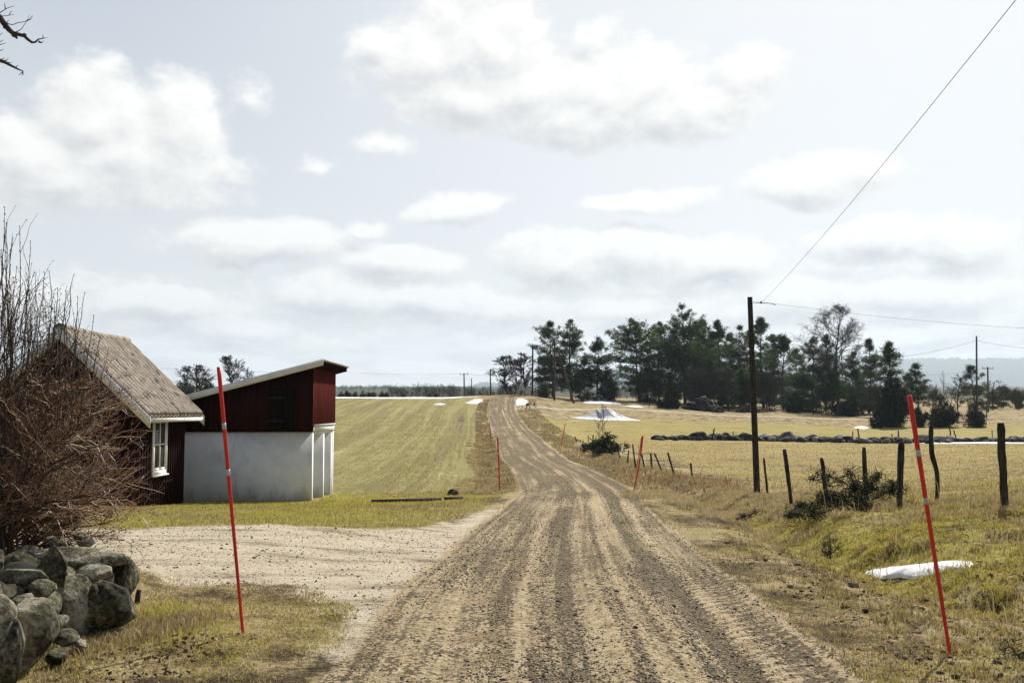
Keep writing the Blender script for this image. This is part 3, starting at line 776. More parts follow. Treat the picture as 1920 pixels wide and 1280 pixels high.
# ------------------------------------------------------------------ cottage
NC, FC = np.array([-8.21, 22.0]), np.array([-8.31, 25.3])
ud = (FC - NC) / np.linalg.norm(FC - NC); un = np.array([ud[1], -ud[0]])  # along wall, outwards (right)
WID = 3.2
def cw(s, o, zz):  # s along wall from near corner, o outward from the right wall
    p = NC + ud * s + un * o
    return (p[0], p[1], zz)
LEN = np.linalg.norm(FC - NC)
EZ, RZ = 1.89, 3.44
cot = thing('cottage', 'small dark red wooden cottage with ribbed tile gable roof behind the bare bush', 'cottage', (-9.8, 23.6, float(H(-9.8, 23.6))))
mb = MB()
zt = lambda o: EZ + (RZ - EZ) * (1 - abs(o + WID / 2) / (WID / 2)) - .07
def bw(mb, s0, o0, s1, o1, nvec, ztop, pitch=.17):
    p, q_ = cw(s0, o0, 0), cw(s1, o1, 0)
    a, b_ = np.array(p[:2]), np.array(q_[:2]); L = np.linalg.norm(b_ - a); n = int(L / pitch)
    for i in range(n):
        for f0, f1, t0, t1 in ((i / n, (i + 1) / n, 0, .022), ((i + .84) / n, min((i + 1.16) / n, 1), .022, .044)):
            V = []
            for base in (0, 1):
                for f, t in ((f0, t0), (f1, t0), (f1, t1), (f0, t1)):
                    P2 = a + (b_ - a) * f + nvec * t
                    so_ = o0 + (o1 - o0) * f
                    V.append((P2[0], P2[1], -.62 if base == 0 else ztop(so_)))
            mb.hexa(V, tint=random.random())
bw(mb, 0, 0, LEN, 0, un, lambda o: EZ - .06)
mb.build('long_wall', M_darkred_shade, cot)
mb = MB(); bw(mb, 0, -WID, 0, 0, -ud, zt); mb.build('gable_wall', M_darkred_shade, cot)
mb = MB(); bw(mb, LEN, -WID, LEN, 0, ud, zt); bw(mb, 0, -WID, LEN, -WID, -un, lambda o: EZ - .06)
mb.build('rear_wall', M_darkred_shade, cot)
mb = MB()
for s0, o0 in ((-.06, -.02), ):
    V = [cw(-.05, .0, -.7), cw(.02, .0, -.7), cw(.02, .05, -.7), cw(-.05, .05, -.7)]
    mb.hexa([V[0], V[1], V[2], V[3]] + [(p[0], p[1], EZ - .08) for p in V])
mb.build('corner_board', M_darkred_shade, cot)
mb = MB()
mb.hexa([cw(-.0, -WID + .05, -1.3), cw(LEN, -WID + .05, -1.3), cw(LEN, -.04, -1.3), cw(0, -.04, -1.3), cw(0, -WID + .05, -.6), cw(LEN, -WID + .05, -.6), cw(LEN, -.04, -.6), cw(0, -.04, -.6)])
mb.build('foundation', M_conc, cot)
# ribbed roof
OV, SO = .38, .42
roofo = None
for side in (0, 1):
    nu, nv = 300, 40
    Lr = LEN + 2 * SO
    uu, vv = np.meshgrid(np.linspace(0, 1, nu), np.linspace(0, 1, nv))
    run = WID / 2 + OV
    o = -WID / 2 + (vv * run) * (1 if side == 0 else -1)
    zz = RZ - vv * run * (RZ - EZ) / (WID / 2)
    ph = uu * Lr / .28
    rib = .115 * np.abs(np.sin(math.pi * ph)) ** .7
    row = vv * 5
    step = .022 * (row - np.floor(row))
    zz = zz + rib + step + .01 * (np.floor(row * .999) % 2) * 0 - .03 * np.sin(math.pi * uu) * (1 - vv) + .006 * fbm(uu * 9, vv * 9, 3, 77)
    s_ = uu * Lr - SO
    PX = NC[0] + ud[0] * s_ + un[0] * o; PY = NC[1] + ud[1] * s_ + un[1] * o
    V = np.stack([PX, PY, zz], -1).reshape(-1, 3)
    V2 = V.copy(); V2[:, 2] -= .07
    i = np.arange(nu * nv).reshape(nv, nu)
    q = np.stack([i[:-1, :-1], i[:-1, 1:], i[1:, 1:], i[1:, :-1]], -1).reshape(-1, 4)
    bd = np.concatenate([i[0], i[1:, -1], i[-1, ::-1][1:], i[::-1, 0][1:-1]])
    b2 = np.roll(bd, -1); off = nu * nv
    qs = np.stack([bd, b2, b2 + off, bd + off], -1)
    me = np_mesh('roof', np.vstack([V, V2]), np.vstack([q, q[:, ::-1] + off, qs]))
    roofo = link_mesh('roof', me, M_tile, cot)
    if side == 0: roof_r = roofo
slope = (RZ - EZ) / (WID / 2)
for s_ in (-SO - .035, LEN + SO + .008):
    for sg in (1, -1):
        mb = MB()
        o0, o1 = -WID / 2, -WID / 2 + sg * (WID / 2 + OV + .02)
        z0, z1 = RZ + .03, RZ + .03 - (WID / 2 + OV + .02) * slope
        th = .24
        V = [cw(s_, o0, z0 - th), cw(s_ + .027, o0, z0 - th), cw(s_ + .027, o1, z1 - th), cw(s_, o1, z1 - th), cw(s_, o0, z0), cw(s_ + .027, o0, z0), cw(s_ + .027, o1, z1), cw(s_, o1, z1)]
        mb.hexa(V); mb.build('bargeboard', M_white, roof_r)
mb = MB(); ze = RZ - (WID / 2 + OV) * slope
mb.hexa([cw(-SO, OV - .03, ze - .10), cw(LEN + SO, OV - .03, ze - .10), cw(LEN + SO, OV, ze - .10), cw(-SO, OV, ze - .10), cw(-SO, OV - .03, ze - .005), cw(LEN + SO, OV - .03, ze - .005), cw(LEN + SO, OV, ze - .005), cw(-SO, OV, ze - .005)])
mb.build('eaves_board', M_white, roof_r)
mb = MB(); mb.tube([cw(s_, -WID / 2, RZ + .05 - .03 * math.sin(math.pi * (s_ + SO) / (LEN + 2 * SO))) for s_ in np.linspace(-SO - .03, LEN + SO + .03, 9)], .085, 8)
mb.build('ridge_cap', M_tile, roof_r, smooth=True)
# window
s0, s1 = .88, 1.72; z0, z1 = .30, 1.45
wf = MB()
def wbox(mb, a, b, za, zb_, o0, o1):
    mb.hexa([cw(a, o0, za), cw(b, o0, za), cw(b, o1, za), cw(a, o1, za), cw(a, o0, zb_), cw(b, o0, zb_), cw(b, o1, zb_), cw(a, o1, zb_)])
wbox(wf, s0 - .1, s0, z0 - .1, z1 + .14, .046, .075); wbox(wf, s1, s1 + .1, z0 - .1, z1 + .14, .046, .075)
wbox(wf, s0, s1, z1, z1 + .14, .046, .075); wbox(wf, s0, s1, z0 - .1, z0, .046, .075)
win = wf.build('window', M_white, cot)
mb = MB(); wbox(mb, s0, s1, z0, z1, .047, .052); mb.build('pane', M_glass, win)
mb = MB(); sm = (s0 + s1) / 2; zm = z0 + .52 * (z1 - z0)
wbox(mb, s0, s0 + .055, z0, z1, .053, .068); wbox(mb, s1 - .055, s1, z0, z1, .053, .068); wbox(mb, sm - .03, sm + .03, z0, z1, .053, .068)
wbox(mb, s0 + .055, sm - .03, z0, z0 + .06, .053, .066); wbox(mb, sm + .03, s1 - .055, z0, z0 + .06, .053, .066)
wbox(mb, s0 + .055, sm - .03, z1 - .05, z1, .053, .066); wbox(mb, sm + .03, s1 - .055, z1 - .05, z1, .053, .066)
wbox(mb, s0 + .055, sm - .03, zm - .015, zm + .015, .053, .066); wbox(mb, sm + .03, s1 - .055, zm - .015, zm + .015, .053, .066)
mb.build('sash', M_white, win)
mb = MB(); wbox(mb, s0 - .12, s1 + .12, z0 - .13, z0 - .1, .046, .12); mb.build('sill', M_white, win)

# ------------------------------------------------------------------ snow stakes
def stake(label, bpx, bd, tpx, tpy, rad, bend=0, dtop=None, group='red snow stakes along the road', bands=(.36, .60)):
    base = np.array(gp(bpx, bd)); top = np.array(at(tpx, tpy, bd if dtop is None else dtop))
    t = thing('snow_stake', label, 'snow stake', tuple(base), group)
    L = top - base
    ts = np.linspace(-.06, 1, 25)
    P = base + ts[:, None] * L + np.stack([bend * (ts ** 2 - ts) * -1, 0 * ts, 0 * ts], -1)
    mb = MB(); mb.tube(P, rad * (.80 + .36 * np.clip(ts, 0, 1)) * np.where(ts > .985, .93, 1), 12); mb.build('pole', M_stake, t, smooth=False)
    for c in bands:
        f = np.linspace(c - .012, c + .012, 3)
        f = 1 - f
        P = base + f[:, None] * L + np.stack([bend * (f ** 2 - f) * -1, 0 * f, 0 * f], -1)
        mb = MB(); mb.tube(P, rad * (.80 + .36 * f) * 1.05, 12); mb.build('reflector', M_band, t)
    return t
stake('tall red snow stake with two silver bands in the grass before the shed', 463, 7.72, 410, 688, .0145, bands=(.225, .40))
stake('tall red snow stake with two silver bands beside the small snow patch', 1768, 7.19, 1705, 741, .0155, bands=(.225, .41))
stake('red snow stake at the crop field corner where the driveway meets the road', 937.5, 30.5, 933, 820, .024, bands=(.3,))
stake('bent red snow stake leaning right over the dark ditch hole', 1187, 30, 1205, 817, .024, .12, bands=(.38,))
stake('thin red snow stake behind the bent one, among the short fence posts', 1192, 47, 1203, 819, .022, .05, bands=())
stake('thin faded red snow stake leaning beside the dark juniper clump', 1049.5, 57, 1060, 793, .02, bands=())
stake('faint red snow stake on the rough verge far along the crop field', 921.5, 60, 918, 792, .02, bands=())

# ------------------------------------------------------------------ poles and wires
def pole(name, label, cat, bpx, d, tpx, tpy, r0, r1, group=None, arm=None, mt=None, sides=12):
    base = np.array(gp(bpx, d)); top = np.array(at(tpx, tpy, d))
    t = thing(name, label, cat, tuple(base), group)
    ts = np.linspace(-.03, 1, 12)
    mb = MB(); mb.tube(base + ts[:, None] * (top - base), r0 + (r1 - r0) * np.clip(ts, 0, 1), sides); mb.build('pole', mt or M_wood, t, smooth=True)
    if arm:
        ax = np.array([math.cos(arm[1]), math.sin(arm[1]), 0]) * arm[0]
        c = top - np.array([0, 0, arm[2]])
        mb = MB(); mb.bar(c - ax, c + ax, .11, .11); mb.build('crossarm', M_wood, t)
        for k in (-.95, 0, .95):
            p = c + ax * k
            mb = MB(); mb.tube([p, p + (0, 0, .22), p + (0, 0, .36)], [.03, .05, .03], 6); mb.build('insulator', M_metal, t)
    return t, top
up, utop = pole('utility_pole', 'thick weathered wooden utility pole standing in front of the pasture fence', 'utility pole', 1417, 29, 1406, 557, .096, .074, mt=M_post)
br0 = np.array(at(1412, 567, 29)); br1 = np.array(at(1427, 567.5, 29))
mb = MB(); mb.bar(br0, br1, .02, .02); brk = mb.build('bracket', M_metal, up)
mb = MB(); mb.tube([br1 + (0, 0, -.03), br1 + (0, 0, .01), br1 + (0, 0, .05)], [.02, .028, .015], 8); mb.build('insulator', M_metal, brk)
mb = MB(); mb.tube([br1, np.array(at(1448, 569, 29)), np.array(at(1454, 572, 29))], .012, 6); mb.build('clamp', M_metal, brk)

def wire(label, pts, sag, rad=.008, group='overhead wires'):
    pts = [np.array(p, float) for p in pts]
    P = []
    for a, b_ in zip(pts[:-1], pts[1:]):
        for t in np.linspace(0, 1, 24, endpoint=False): P.append(a + (b_ - a) * t - np.array([0, 0, 4 * sag * t * (1 - t)]))
    P.append(pts[-1])
    mb = MB(); mb.tube(P, rad, 5)
    return tag(mb.build('overhead_wire', M_wire, loc=tuple(P[0])), label, 'wire', group)
wire('dark wire rising from the thick utility pole across the sky to the top corner', [br1, at(1903, 2, 8.2), (1.1, -14, 6.3)], .12, .0036)
wire('dark wire running level from the thick utility pole over the bare birch', [np.array(at(1450, 569, 29)), at(1920, 615, 34), at(2250, 655, 38)], .08, .004)
_, t1 = pole('telephone_pole', 'tall thin telephone pole rising behind the low junipers against the blue hill', 'telephone pole', 1831, 139, 1831, 630, .14, .11)
_, t2 = pole('telephone_pole', 'small telephone pole with crossarm against the foot of the blue hill', 'telephone pole', 1853, 172, 1852, 688, .16, .12, arm=(1.05, .1, .25))
wire('thin wire coming from behind the trees to the tall thin pole', [at(1560, 672, 150), t1 - (0, 0, .6)], 1.0, .016)
wire('thin wire leaving the tall thin pole rightwards', [t1 - (0, 0, .6), at(2050, 655, 142)], .6, .016)
wire('faint low wire crossing before the hill to the small crossarm pole', [at(1660, 697, 175), t2], .9, .014)
_, t3 = pole('telephone_pole', 'distant telephone pole with a crossarm beyond the field crest', 'telephone pole', 870.5, 230, 870, 700, .17, .13, arm=(1.0, 0, .2))
pole('telephone_pole', 'short distant pole beside the crossarm pole beyond the field crest', 'telephone pole', 884.5, 250, 884, 709, .14, .1)
pole('telephone_pole', 'thin bare pole standing left of the road where it reaches the crest', 'telephone pole', 920, 175, 919, 692, .14, .10)
pole('telephone_pole', 'thin pole half hidden in the bare trees at the crest', 'telephone pole', 977, 165, 977, 661, .13, .1)
pole('telephone_pole', 'dark pole with small top arm beside the first pine', 'telephone pole', 998, 160, 999, 650, .15, .12, arm=(.4, 0, .1))
tp, t4 = pole('telephone_pole', 'braced telephone pole standing before the left pines', 'telephone pole', 1039.5, 148, 1040, 634, .16, .12)
a_, b_ = np.array(at(1046, 655, 148)), np.array(gp(1077, 146.5, -.3))
mb = MB(); mb.tube(np.array([b_ + (a_ - b_) * t for t in np.linspace(0, 1, 8)]), np.linspace(.17, .12, 8), 10); mb.build('brace', M_wood, tp, smooth=True)
wire('faint far wire above the crop field to the distant crossarm pole', [at(300, 690, 260), at(648, 697, 245), t3], .4, .018)
wire('faint far wire running past the crest from the distant crossarm pole', [t3, at(1010, 702, 225)], .5, .018)
tpl = pole('telephone_pole', 'small telephone pole with crossarm among the bare trees behind the cottage', 'telephone pole', 368, 190, 368.5, 684, .15, .12, arm=(.55, 0, .1))

# ------------------------------------------------------------------ fence posts
def post(label, bpx, d, tpx, tpy, r, kind='post', group='wooden posts of the pasture fence', wig=0, seed=0, flat=1.0):
    base = np.array(gp(bpx, d)); top = np.array(at(tpx, tpy, d))
    n = 14; ts = np.linspace(-.12, 1, n)
    rr = np.random.default_rng(seed + 3)
    P = base + ts[:, None] * (top - base)
    if wig:
        P[:, 0] += wig * np.interp(ts, np.linspace(-.12, 1, 7), np.concatenate([[0], rr.uniform(-1, 1, 5), [0]]))
    rad = r * np.interp(ts, np.linspace(-.12, 1, 6), rr.uniform(.85, 1.1, 6))
    if ts[-1] == 1: rad[-1] *= .8
    mb = MB(); mb.tube(P, rad, 9 if r > .05 else 6)
    V = mb.v[0]
    V += (rr.normal(size=V.shape) * r * .06)
    return tag(mb.build('fence_post', M_post, loc=tuple(base)), label, 'fence post', group)
post('thick knobbly fence post, the broadest of the pasture fence, far right', 1877, 16.2, 1876, 792, .06, seed=1, wig=.012)
post('crooked wavy fence post seen just right of the near red stake', 1757, 20, 1746, 797, .046, seed=8, wig=.055)
post('stout dark fence post leaning right beside the fallen juniper', 1681, 19.2, 1690, 828, .06, seed=3)
post('fence post sticking up behind the fallen juniper boughs', 1620, 22.5, 1620, 838, .05, seed=4, wig=.01)
post('short fence post with a juniper sprig crossing it, left of the fallen juniper', 1546, 24, 1540, 858, .052, seed=5, wig=.02)
post('tall slim fence post leaning left between the utility pole and the fallen juniper', 1481, 23, 1471, 842, .046, seed=6)
post('thin straight fence post standing closest to the utility pole', 1437, 28, 1432, 858, .034, seed=7)
fp = [(1296, 41, 895, 1295, 868, 'short upright fence post above the rusty grass heap, nearest the utility pole of its row'),
      (1263, 42, 893, 1252, 848, 'fence post leaning left, next beyond the shortest one by the rusty grass'),
      (1239.5, 44, 895, 1227, 849, 'strongly left leaning fence post among orange grass'),
      (1221.5, 46, 882, 1220, 849, 'straight fence post between the leaning post and the bent red stake'),
      (1207, 47, 884, 1203, 851, 'low fence post just right of the bent red stake'),
      (1191, 48, 882, 1186, 832, 'tall fence post just touching the bent red stake on its left'),
      (1176, 52, 876, 1178.5, 844, 'fence post leaning right between the juniper clump and the red stake'),
      (1163, 55, 873, 1154, 832, 'leaning fence post at the right edge of the dark juniper clump'),
      (1146.5, 58, 866, 1148, 836, 'thin fence post half hidden by the dark juniper clump'),
      (1111, 70, 837, 1112, 815, 'fence post rising behind the bare saplings of the juniper clump'),
      (1102.5, 72, 836, 1103, 816, 'slim fence post left of the bare saplings'),
      (1089, 73, 835, 1088, 824, 'shortest fence post left of the juniper clump'),
      (1081, 74, 833, 1078, 818, 'last leaning fence post at the road end of the row')]
for i, (bx, d, by, tx_, ty, lb) in enumerate(fp):
    post(lb, bx, d, tx_, ty, .044 if i not in (8, 10) else .034, seed=20 + i)
wp = [(1333, 86, 1340, 803, 'leaning pole standing in the dark stretch of the field stone wall', .06), (1372, 87, 1375, 808, 'thin pole in the stone wall left of the utility pole', .05),
      (1480, 87, 1481, 808, 'thin pole in the stone wall right of the utility pole', .05), (1597, 87, 1599, 808, 'shorter pole of the pair in the stone wall left of the near red stake', .045),
      (1611, 86, 1608, 803, 'taller pole of the pair in the stone wall left of the near red stake', .06), (1672.5, 86, 1672, 813, 'shortest pole in the stone wall beside the near red stake', .045),
      (1684, 86, 1684, 806, 'straight pole in the stone wall beside the near red stake', .06), (1782, 87, 1780, 803, 'curved pole in the stone wall under the low junipers', .06),
      (1793, 87, 1788, 806, 'slanting pole in the stone wall under the low junipers', .05), (1859, 88, 1860, 806, 'faint thin pole in the stone wall left of the broad fence post', .035)]
for i, (bx, d, tx_, ty, lb, r) in enumerate(wp):
    post(lb, bx, d, tx_, ty, r, seed=50 + i, wig=.05 if i in (0, 7) else 0, group='poles standing in the field stone wall')
for i, (bx, d, tx_, ty, lb) in enumerate([(1217, 147, 1221, 744, 'leaning post beyond the side road near the tall juniper'), (1525, 151, 1525, 757, 'slim post at the dark wood edge beyond the side road'), (1570, 151, 1569, 760, 'lower post at the dark wood edge beyond the side road'), (1849.5, 143, 1850, 752, 'post beside the side road right of the tall thin pole'), (1002, 128, 1002, 754, 'thin post beside the mailbox')]):
    post(lb, bx, d, tx_, ty, .07, seed=70 + i, group='posts along the side road')

# mailbox
mp = np.array(gp(989, 123)); mtop = np.array(at(989, 757, 123))
t = thing('mailbox', 'dark mailbox on posts at the corner of the side road', 'mailbox', tuple(mp))
for dx in (-.12, .3):
    mb = MB(); mb.tube([mp + (dx, 0, -.15), (mp[0] + dx, mp[1], mtop[2] + (.25 if dx > 0 else -.1))], .04, 7); mb.build('post', M_post, t)
mb = MB(); c = mtop
n = 7
prof = [(-.2, 0), (.2, 0), (.2, .22)] + [(.2 * math.cos(a), .22 + .14 * math.sin(a)) for a in np.linspace(.4, math.pi - .4, 5)] + [(-.2, .22)]
pr = np.array([(c[0] + p[0], c[1] - .28, c[2] - .25 + p[1]) for p in prof] + [(c[0] + p[0], c[1] + .1, c[2] - .25 + p[1]) for p in prof]); m_ = len(prof)
mb.add(pr, q=[(i, (i + 1) % m_, (i + 1) % m_ + m_, i + m_) for i in range(m_)], t=[(0, i + 1, i) for i in range(1, m_ - 1)] + [(m_, m_ + i, m_ + i + 1) for i in range(1, m_ - 1)])
mb.build('box', M_metal, t)
# pale trestle at the crest, small pale frame at the wood
t = thing('board_trestle', 'pale leaning boards of a trestle at the crest by the bare trees', 'trestle', gp(978, 152))
for (a, b_) in (((972, 738), (978, 716)), ((985, 737), (977, 713)), ((974.5, 731), (983, 729))):
    mb = MB(); mb.bar(at(*a, 152), at(*b_, 152), .28, .07, up=(0, 1, .1)); mb.build('board', M_pale, t)
t = thing('wooden_frame', 'small pale crossbar frame before the dark wood', 'frame', gp(1447, 152))
for (a, b_) in (((1440, 776), (1440, 763.5)), ((1454.5, 776), (1454.5, 763.5)), ((1439, 763), (1455.5, 763.5))):
    mb = MB(); mb.bar(at(*a, 152), at(*b_, 152), .12, .12, up=(0, 1, .1)); mb.build('bar', M_pale, t)
# beams in the grass
for (a, b_, lb) in (((699, 942), (827, 936.5), 'long dark timber beam lying in the grass beside the shed'), ((835, 936.3), (867, 933.5), 'short dark timber beam lying nearest the road verge')):
    dd = 26.0
    p, q_ = np.array(gp(a[0], dd)), np.array(gp(b_[0], dd + (1.1 if b_[0] > 830 else .8)))
    if a[0] > 830: p = np.array(gp(a[0], dd + .85))
    mb = MB(); mb.bar(p + (0, 0, .03), q_ + (0, 0, .03), .12, .09)
    tag(mb.build('timber_beam', M_wood, loc=tuple(p)), lb, 'beam', 'timber beams in the grass')
mb = MB(); c = gp(851, 29.3); stone(mb, (c[0], c[1], c[2] + .04), .17, .15, .15, seed=5)
tag(mb.build('field_stone', M_dstone, loc=c), 'dark stone lying at the lower edge of the crop field', 'stone')
c = gp(266, 8.95)
mb = MB(); mb.tube([(c[0], c[1], c[2] - .05), (c[0] + .005, c[1], c[2] + .06), (c[0] + .015, c[1], c[2] + .12)], [.026, .024, .02], 8)
tag(mb.build('stump', M_post, loc=c), 'small dark stump just right of the boulder wall', 'stump')

# ------------------------------------------------------------------ dry stone wall in the foreground
wallroot = thing('stone_wall', 'rounded lichen covered boulder wall in the lower left under the bare bush', 'stone wall', (-3.6, 7.3, 0))
SW = [(223, 1090, 50, 100, 8.25, .1, .25), (203, 1143, 84, 80, 7.6, .55, .2), (128, 1153, 58, 102, 7.4, -.1, .4), (157, 1155, 34, 76, 7.45, .05, .5), (127, 1053, 146, 40, 7.95, -.06, .8), (163, 1081, 74, 32, 7.75, -.12, .7),
      (82, 1098, 54, 110, 7.2, .35, .3), (28, 1087, 76, 36, 6.9, .0, .8), (63, 1109, 34, 30, 6.8, .4, .6), (55, 1190, 60, 120, 6.5, .12, .3), (8, 1220, 40, 108, 6.15, 0, .3), (21, 1155, 26, 20, 6.45, .1, .2), (4, 1118, 44, 28, 6.7, -.2, .6),
      (28, 1137, 28, 32, 6.6, -.6, .6), (84, 1144, 34, 42, 6.95, .2, .6), (93, 1171, 20, 24, 7.0, 0, .3), (108, 1200, 36, 22, 6.95, .4, .4), (96, 1236, 34, 22, 6.65, 0, .4), (98, 1025, 54, 24, 8.3, .1, .6), (148, 1018, 48, 26, 8.4, .2, .6),
      (105, 1090, 54, 38, 7.65, 0, .7), (187, 1093, 32, 22, 7.95, .2, .5), (-40, 1200, 70, 120, 6.1, 0, .4), (-45, 1120, 80, 60, 6.5, 0, .5), (20, 1060, 70, 36, 7.6, 0, .6), (-60, 1060, 100, 60, 7.2, 0, .5), (-130, 1180, 100, 140, 6.0, 0, .4), (140, 1212, 16, 12, 7.0, .3, .4), (50, 1040, 60, 30, 8.2, .1, .6)]
for i, (px, py, w_, h_, d, rot, bx) in enumerate(SW):
    c = at(px, py, d); sx, sz = w_ * d / F / 2 * (1.4 if d < 8.2 else 1.1), h_ * d / F / 2 * (1.4 if d < 8.2 else 1.1)
    mb = MB(); stone(mb, (c[0], c[1] + .1, c[2]), sx, max(.75 * (sx + sz) / 2, .08) + .04, sz, (0, rot, random.uniform(-.2, .2)), seed=i * 7 + 1, sub=4 if w_ * h_ > 900 else 3, rough=.34, box=bx, facets=15, flim=(.52, .88))
    mb.build('stone', M_stone, wallroot, smooth=True)
# dark filling behind the boulders
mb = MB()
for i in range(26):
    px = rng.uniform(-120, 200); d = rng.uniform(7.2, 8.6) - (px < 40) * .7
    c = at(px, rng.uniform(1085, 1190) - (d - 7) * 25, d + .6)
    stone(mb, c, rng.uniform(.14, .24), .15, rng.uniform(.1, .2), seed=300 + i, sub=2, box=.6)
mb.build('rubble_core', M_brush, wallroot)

# ------------------------------------------------------------------ field stone wall across the pasture
fw = thing('field_wall', 'low dark field stone wall crossing the pasture below the wood', 'stone wall', gp(1500, 86))
for i in range(100):
    px = 1232 + (1960 - 1232) * (i + rng.uniform(-.4, .4)) / 99
    d = 86 + rng.uniform(-.5, .7) + .8 * math.sin(px * .01)
    big = rng.random() < .25
    s_ = rng.uniform(.28, .5) if not big else rng.uniform(.45, .75)
    if px < 1300: s_ *= .7
    c = gp(px, d)
    mb = MB(); stone(mb, (c[0], c[1], c[2] + s_ * .3), s_ * rng.uniform(.9, 1.5), s_, s_ * rng.uniform(.55, .9), (0, rng.uniform(-.4, .4), rng.uniform(0, 3)), seed=400 + i, sub=2, rough=.5, facets=9, flim=(.55, .9))
    mb.build('stone', M_dstone, fw)
mb = MB()
for i in range(420):
    px = rng.uniform(1228, 2050); d = 86 + rng.normal() * .6 + .8 * math.sin(px * .01); s_ = rng.uniform(.15, .38)
    c = gp(px, d); stone(mb, (c[0], c[1], c[2] + s_ * .4), s_ * 1.3, s_, s_ * .8, (0, rng.uniform(-.5, .5), rng.uniform(0, 3)), seed=600 + i % 40, sub=1, rough=.4)
tag(mb.build('small_stones', M_dstone, fw), kind='stuff')

# ------------------------------------------------------------------ snow
def snow(label, outline, thick, d=None, seed=0, peak=None, rings=16, cat='snow patch', name='snow_patch', micro=.25, group=None, edge=.35, sm=.3):
    """outline: pixels of the edge on the ground, or (px, d) pairs when d is True"""
    if d: pts = np.array([gp(p, q)[:2] for p, q in outline])
    else: pts = np.array([hit(p, q)[:2] for p, q in outline])
    n = 96
    seg = np.linalg.norm(np.roll(pts, -1, 0) - pts, axis=1); cum = np.concatenate([[0], np.cumsum(seg)])
    s_ = np.linspace(0, cum[-1], n, endpoint=False)
    pc = np.vstack([pts, pts[:1]])
    E = np.stack([np.interp(s_, cum, pc[:, 0]), np.interp(s_, cum, pc[:, 1])], -1)
    cc = E.mean(0)
    ext = np.linalg.norm(E - cc, axis=1).mean()
    E = E + (fbm(E[:, 0] / ext * 3, E[:, 1] / ext * 3, 3, seed)[:, None]) * (E - cc) * edge
    rr = np.linspace(0, 1, rings) ** .8
    V = []
    for r in rr:
        Q2 = cc + (E - cc) * r
        zz = np.mean([H(Q2[:, 0] + ox, Q2[:, 1] + oy) for ox in (-sm, 0, sm) for oy in (-sm, 0, sm)], 0)
        prof_ = (1 - r ** 2.2) if peak is None else peak(r)
        t_ = thick * prof_ * (1 + micro * 2 * fbm(Q2[:, 0] / ext * 3, Q2[:, 1] / ext * 3, 4, seed + 4, .6)) - .03 * (r > .999) + .012
        V.append(np.stack([Q2[:, 0], Q2[:, 1], zz + t_], -1))
    V = np.concatenate(V); i = np.arange(rings * n).reshape(rings, n); i2 = np.roll(i, -1, 1)
    q = np.stack([i[:-1], i2[:-1], i2[1:], i[1:]], -1).reshape(-1, 4)
    loc = (cc[0], cc[1], float(H(cc[0], cc[1])))
    me = np_mesh(name, V, q, True)
    return tag(link_mesh(name, me, M_snow, loc=loc), label, cat, group)
snow('long thin snow patch in the ditch behind the near red stake', [(1622, 1081), (1660, 1073), (1700, 1064), (1745, 1057), (1790, 1054), (1828, 1052), (1833, 1058), (1815, 1066), (1785, 1068), (1762, 1074), (1738, 1082), (1712, 1087), (1690, 1083), (1655, 1088)], .06, seed=3, micro=.10, edge=.13, peak=lambda r: (1 - r ** 3) * .9, sm=.3)
_, dsp, _ = hit(1130, 784)
cx, dd, zz = hit(1128, 786)
snow('pale pointed heap of old snow on the pasture near the side road', [(1070, dd + .2), (1092, dd - .9), (1130, dd - 1.6), (1165, dd - 1.4), (1199, dd - .2), (1172, dd + 2), (1132, dd + 3), (1098, dd + 1.6)], (at(1130, 767, dd)[2] - float(H(cx, dd))) * .97, d=True, seed=5, peak=lambda r: .93 * math.exp(-(r / .50) ** 1.8) + .07 * (1 - r ** 3), cat='snow heap', name='snow_heap', rings=40, micro=.38, edge=.25)
snow('long snow strip along the far crest of the crop field', [(560, 152), (640, 150.5), (760, 148.5), (860, 150.5), (900, 152.5), (860, 156), (760, 156), (640, 156), (560, 156)], .10, d=True, seed=6)
snow('small snow patch on the crop field beside the upper road verge', [(872, 134), (890, 132), (905, 136), (906, 142), (890, 141)], .1, d=True, seed=7)
snow('sliver of snow left of the patch on the upper crop field', [(812, 132), (826, 131), (836, 132.5), (826, 134.5)], .08, d=True, seed=8)
snow('snow lying on the road verge beside the mailbox', [(967, 128), (985, 130), (992, 135), (984, 141), (972, 142), (966, 138)], .12, d=True, seed=9)
snow('snow strip at the foot of the field stone wall right of the red stake', [(1712, 83.9), (1780, 83.4), (1850, 83.3), (1895, 83.6), (1960, 83.8), (1960, 84.8), (1850, 84.6), (1712, 84.8)], .08, d=True, seed=10)
snow('small snow patch in front of the big dark juniper', [(1600, 124), (1618, 122), (1632, 124), (1622, 128), (1606, 128)], .15, d=True, seed=11)
snow('small snow patch beyond the side road', [(1172, 146), (1190, 144), (1207, 146), (1190, 149)], .12, d=True, seed=12)
snow('snow around the rubble heap beyond the side road', [(1092, 150), (1120, 149), (1165, 151), (1160, 160), (1125, 162), (1098, 158)], .22, d=True, seed=13)
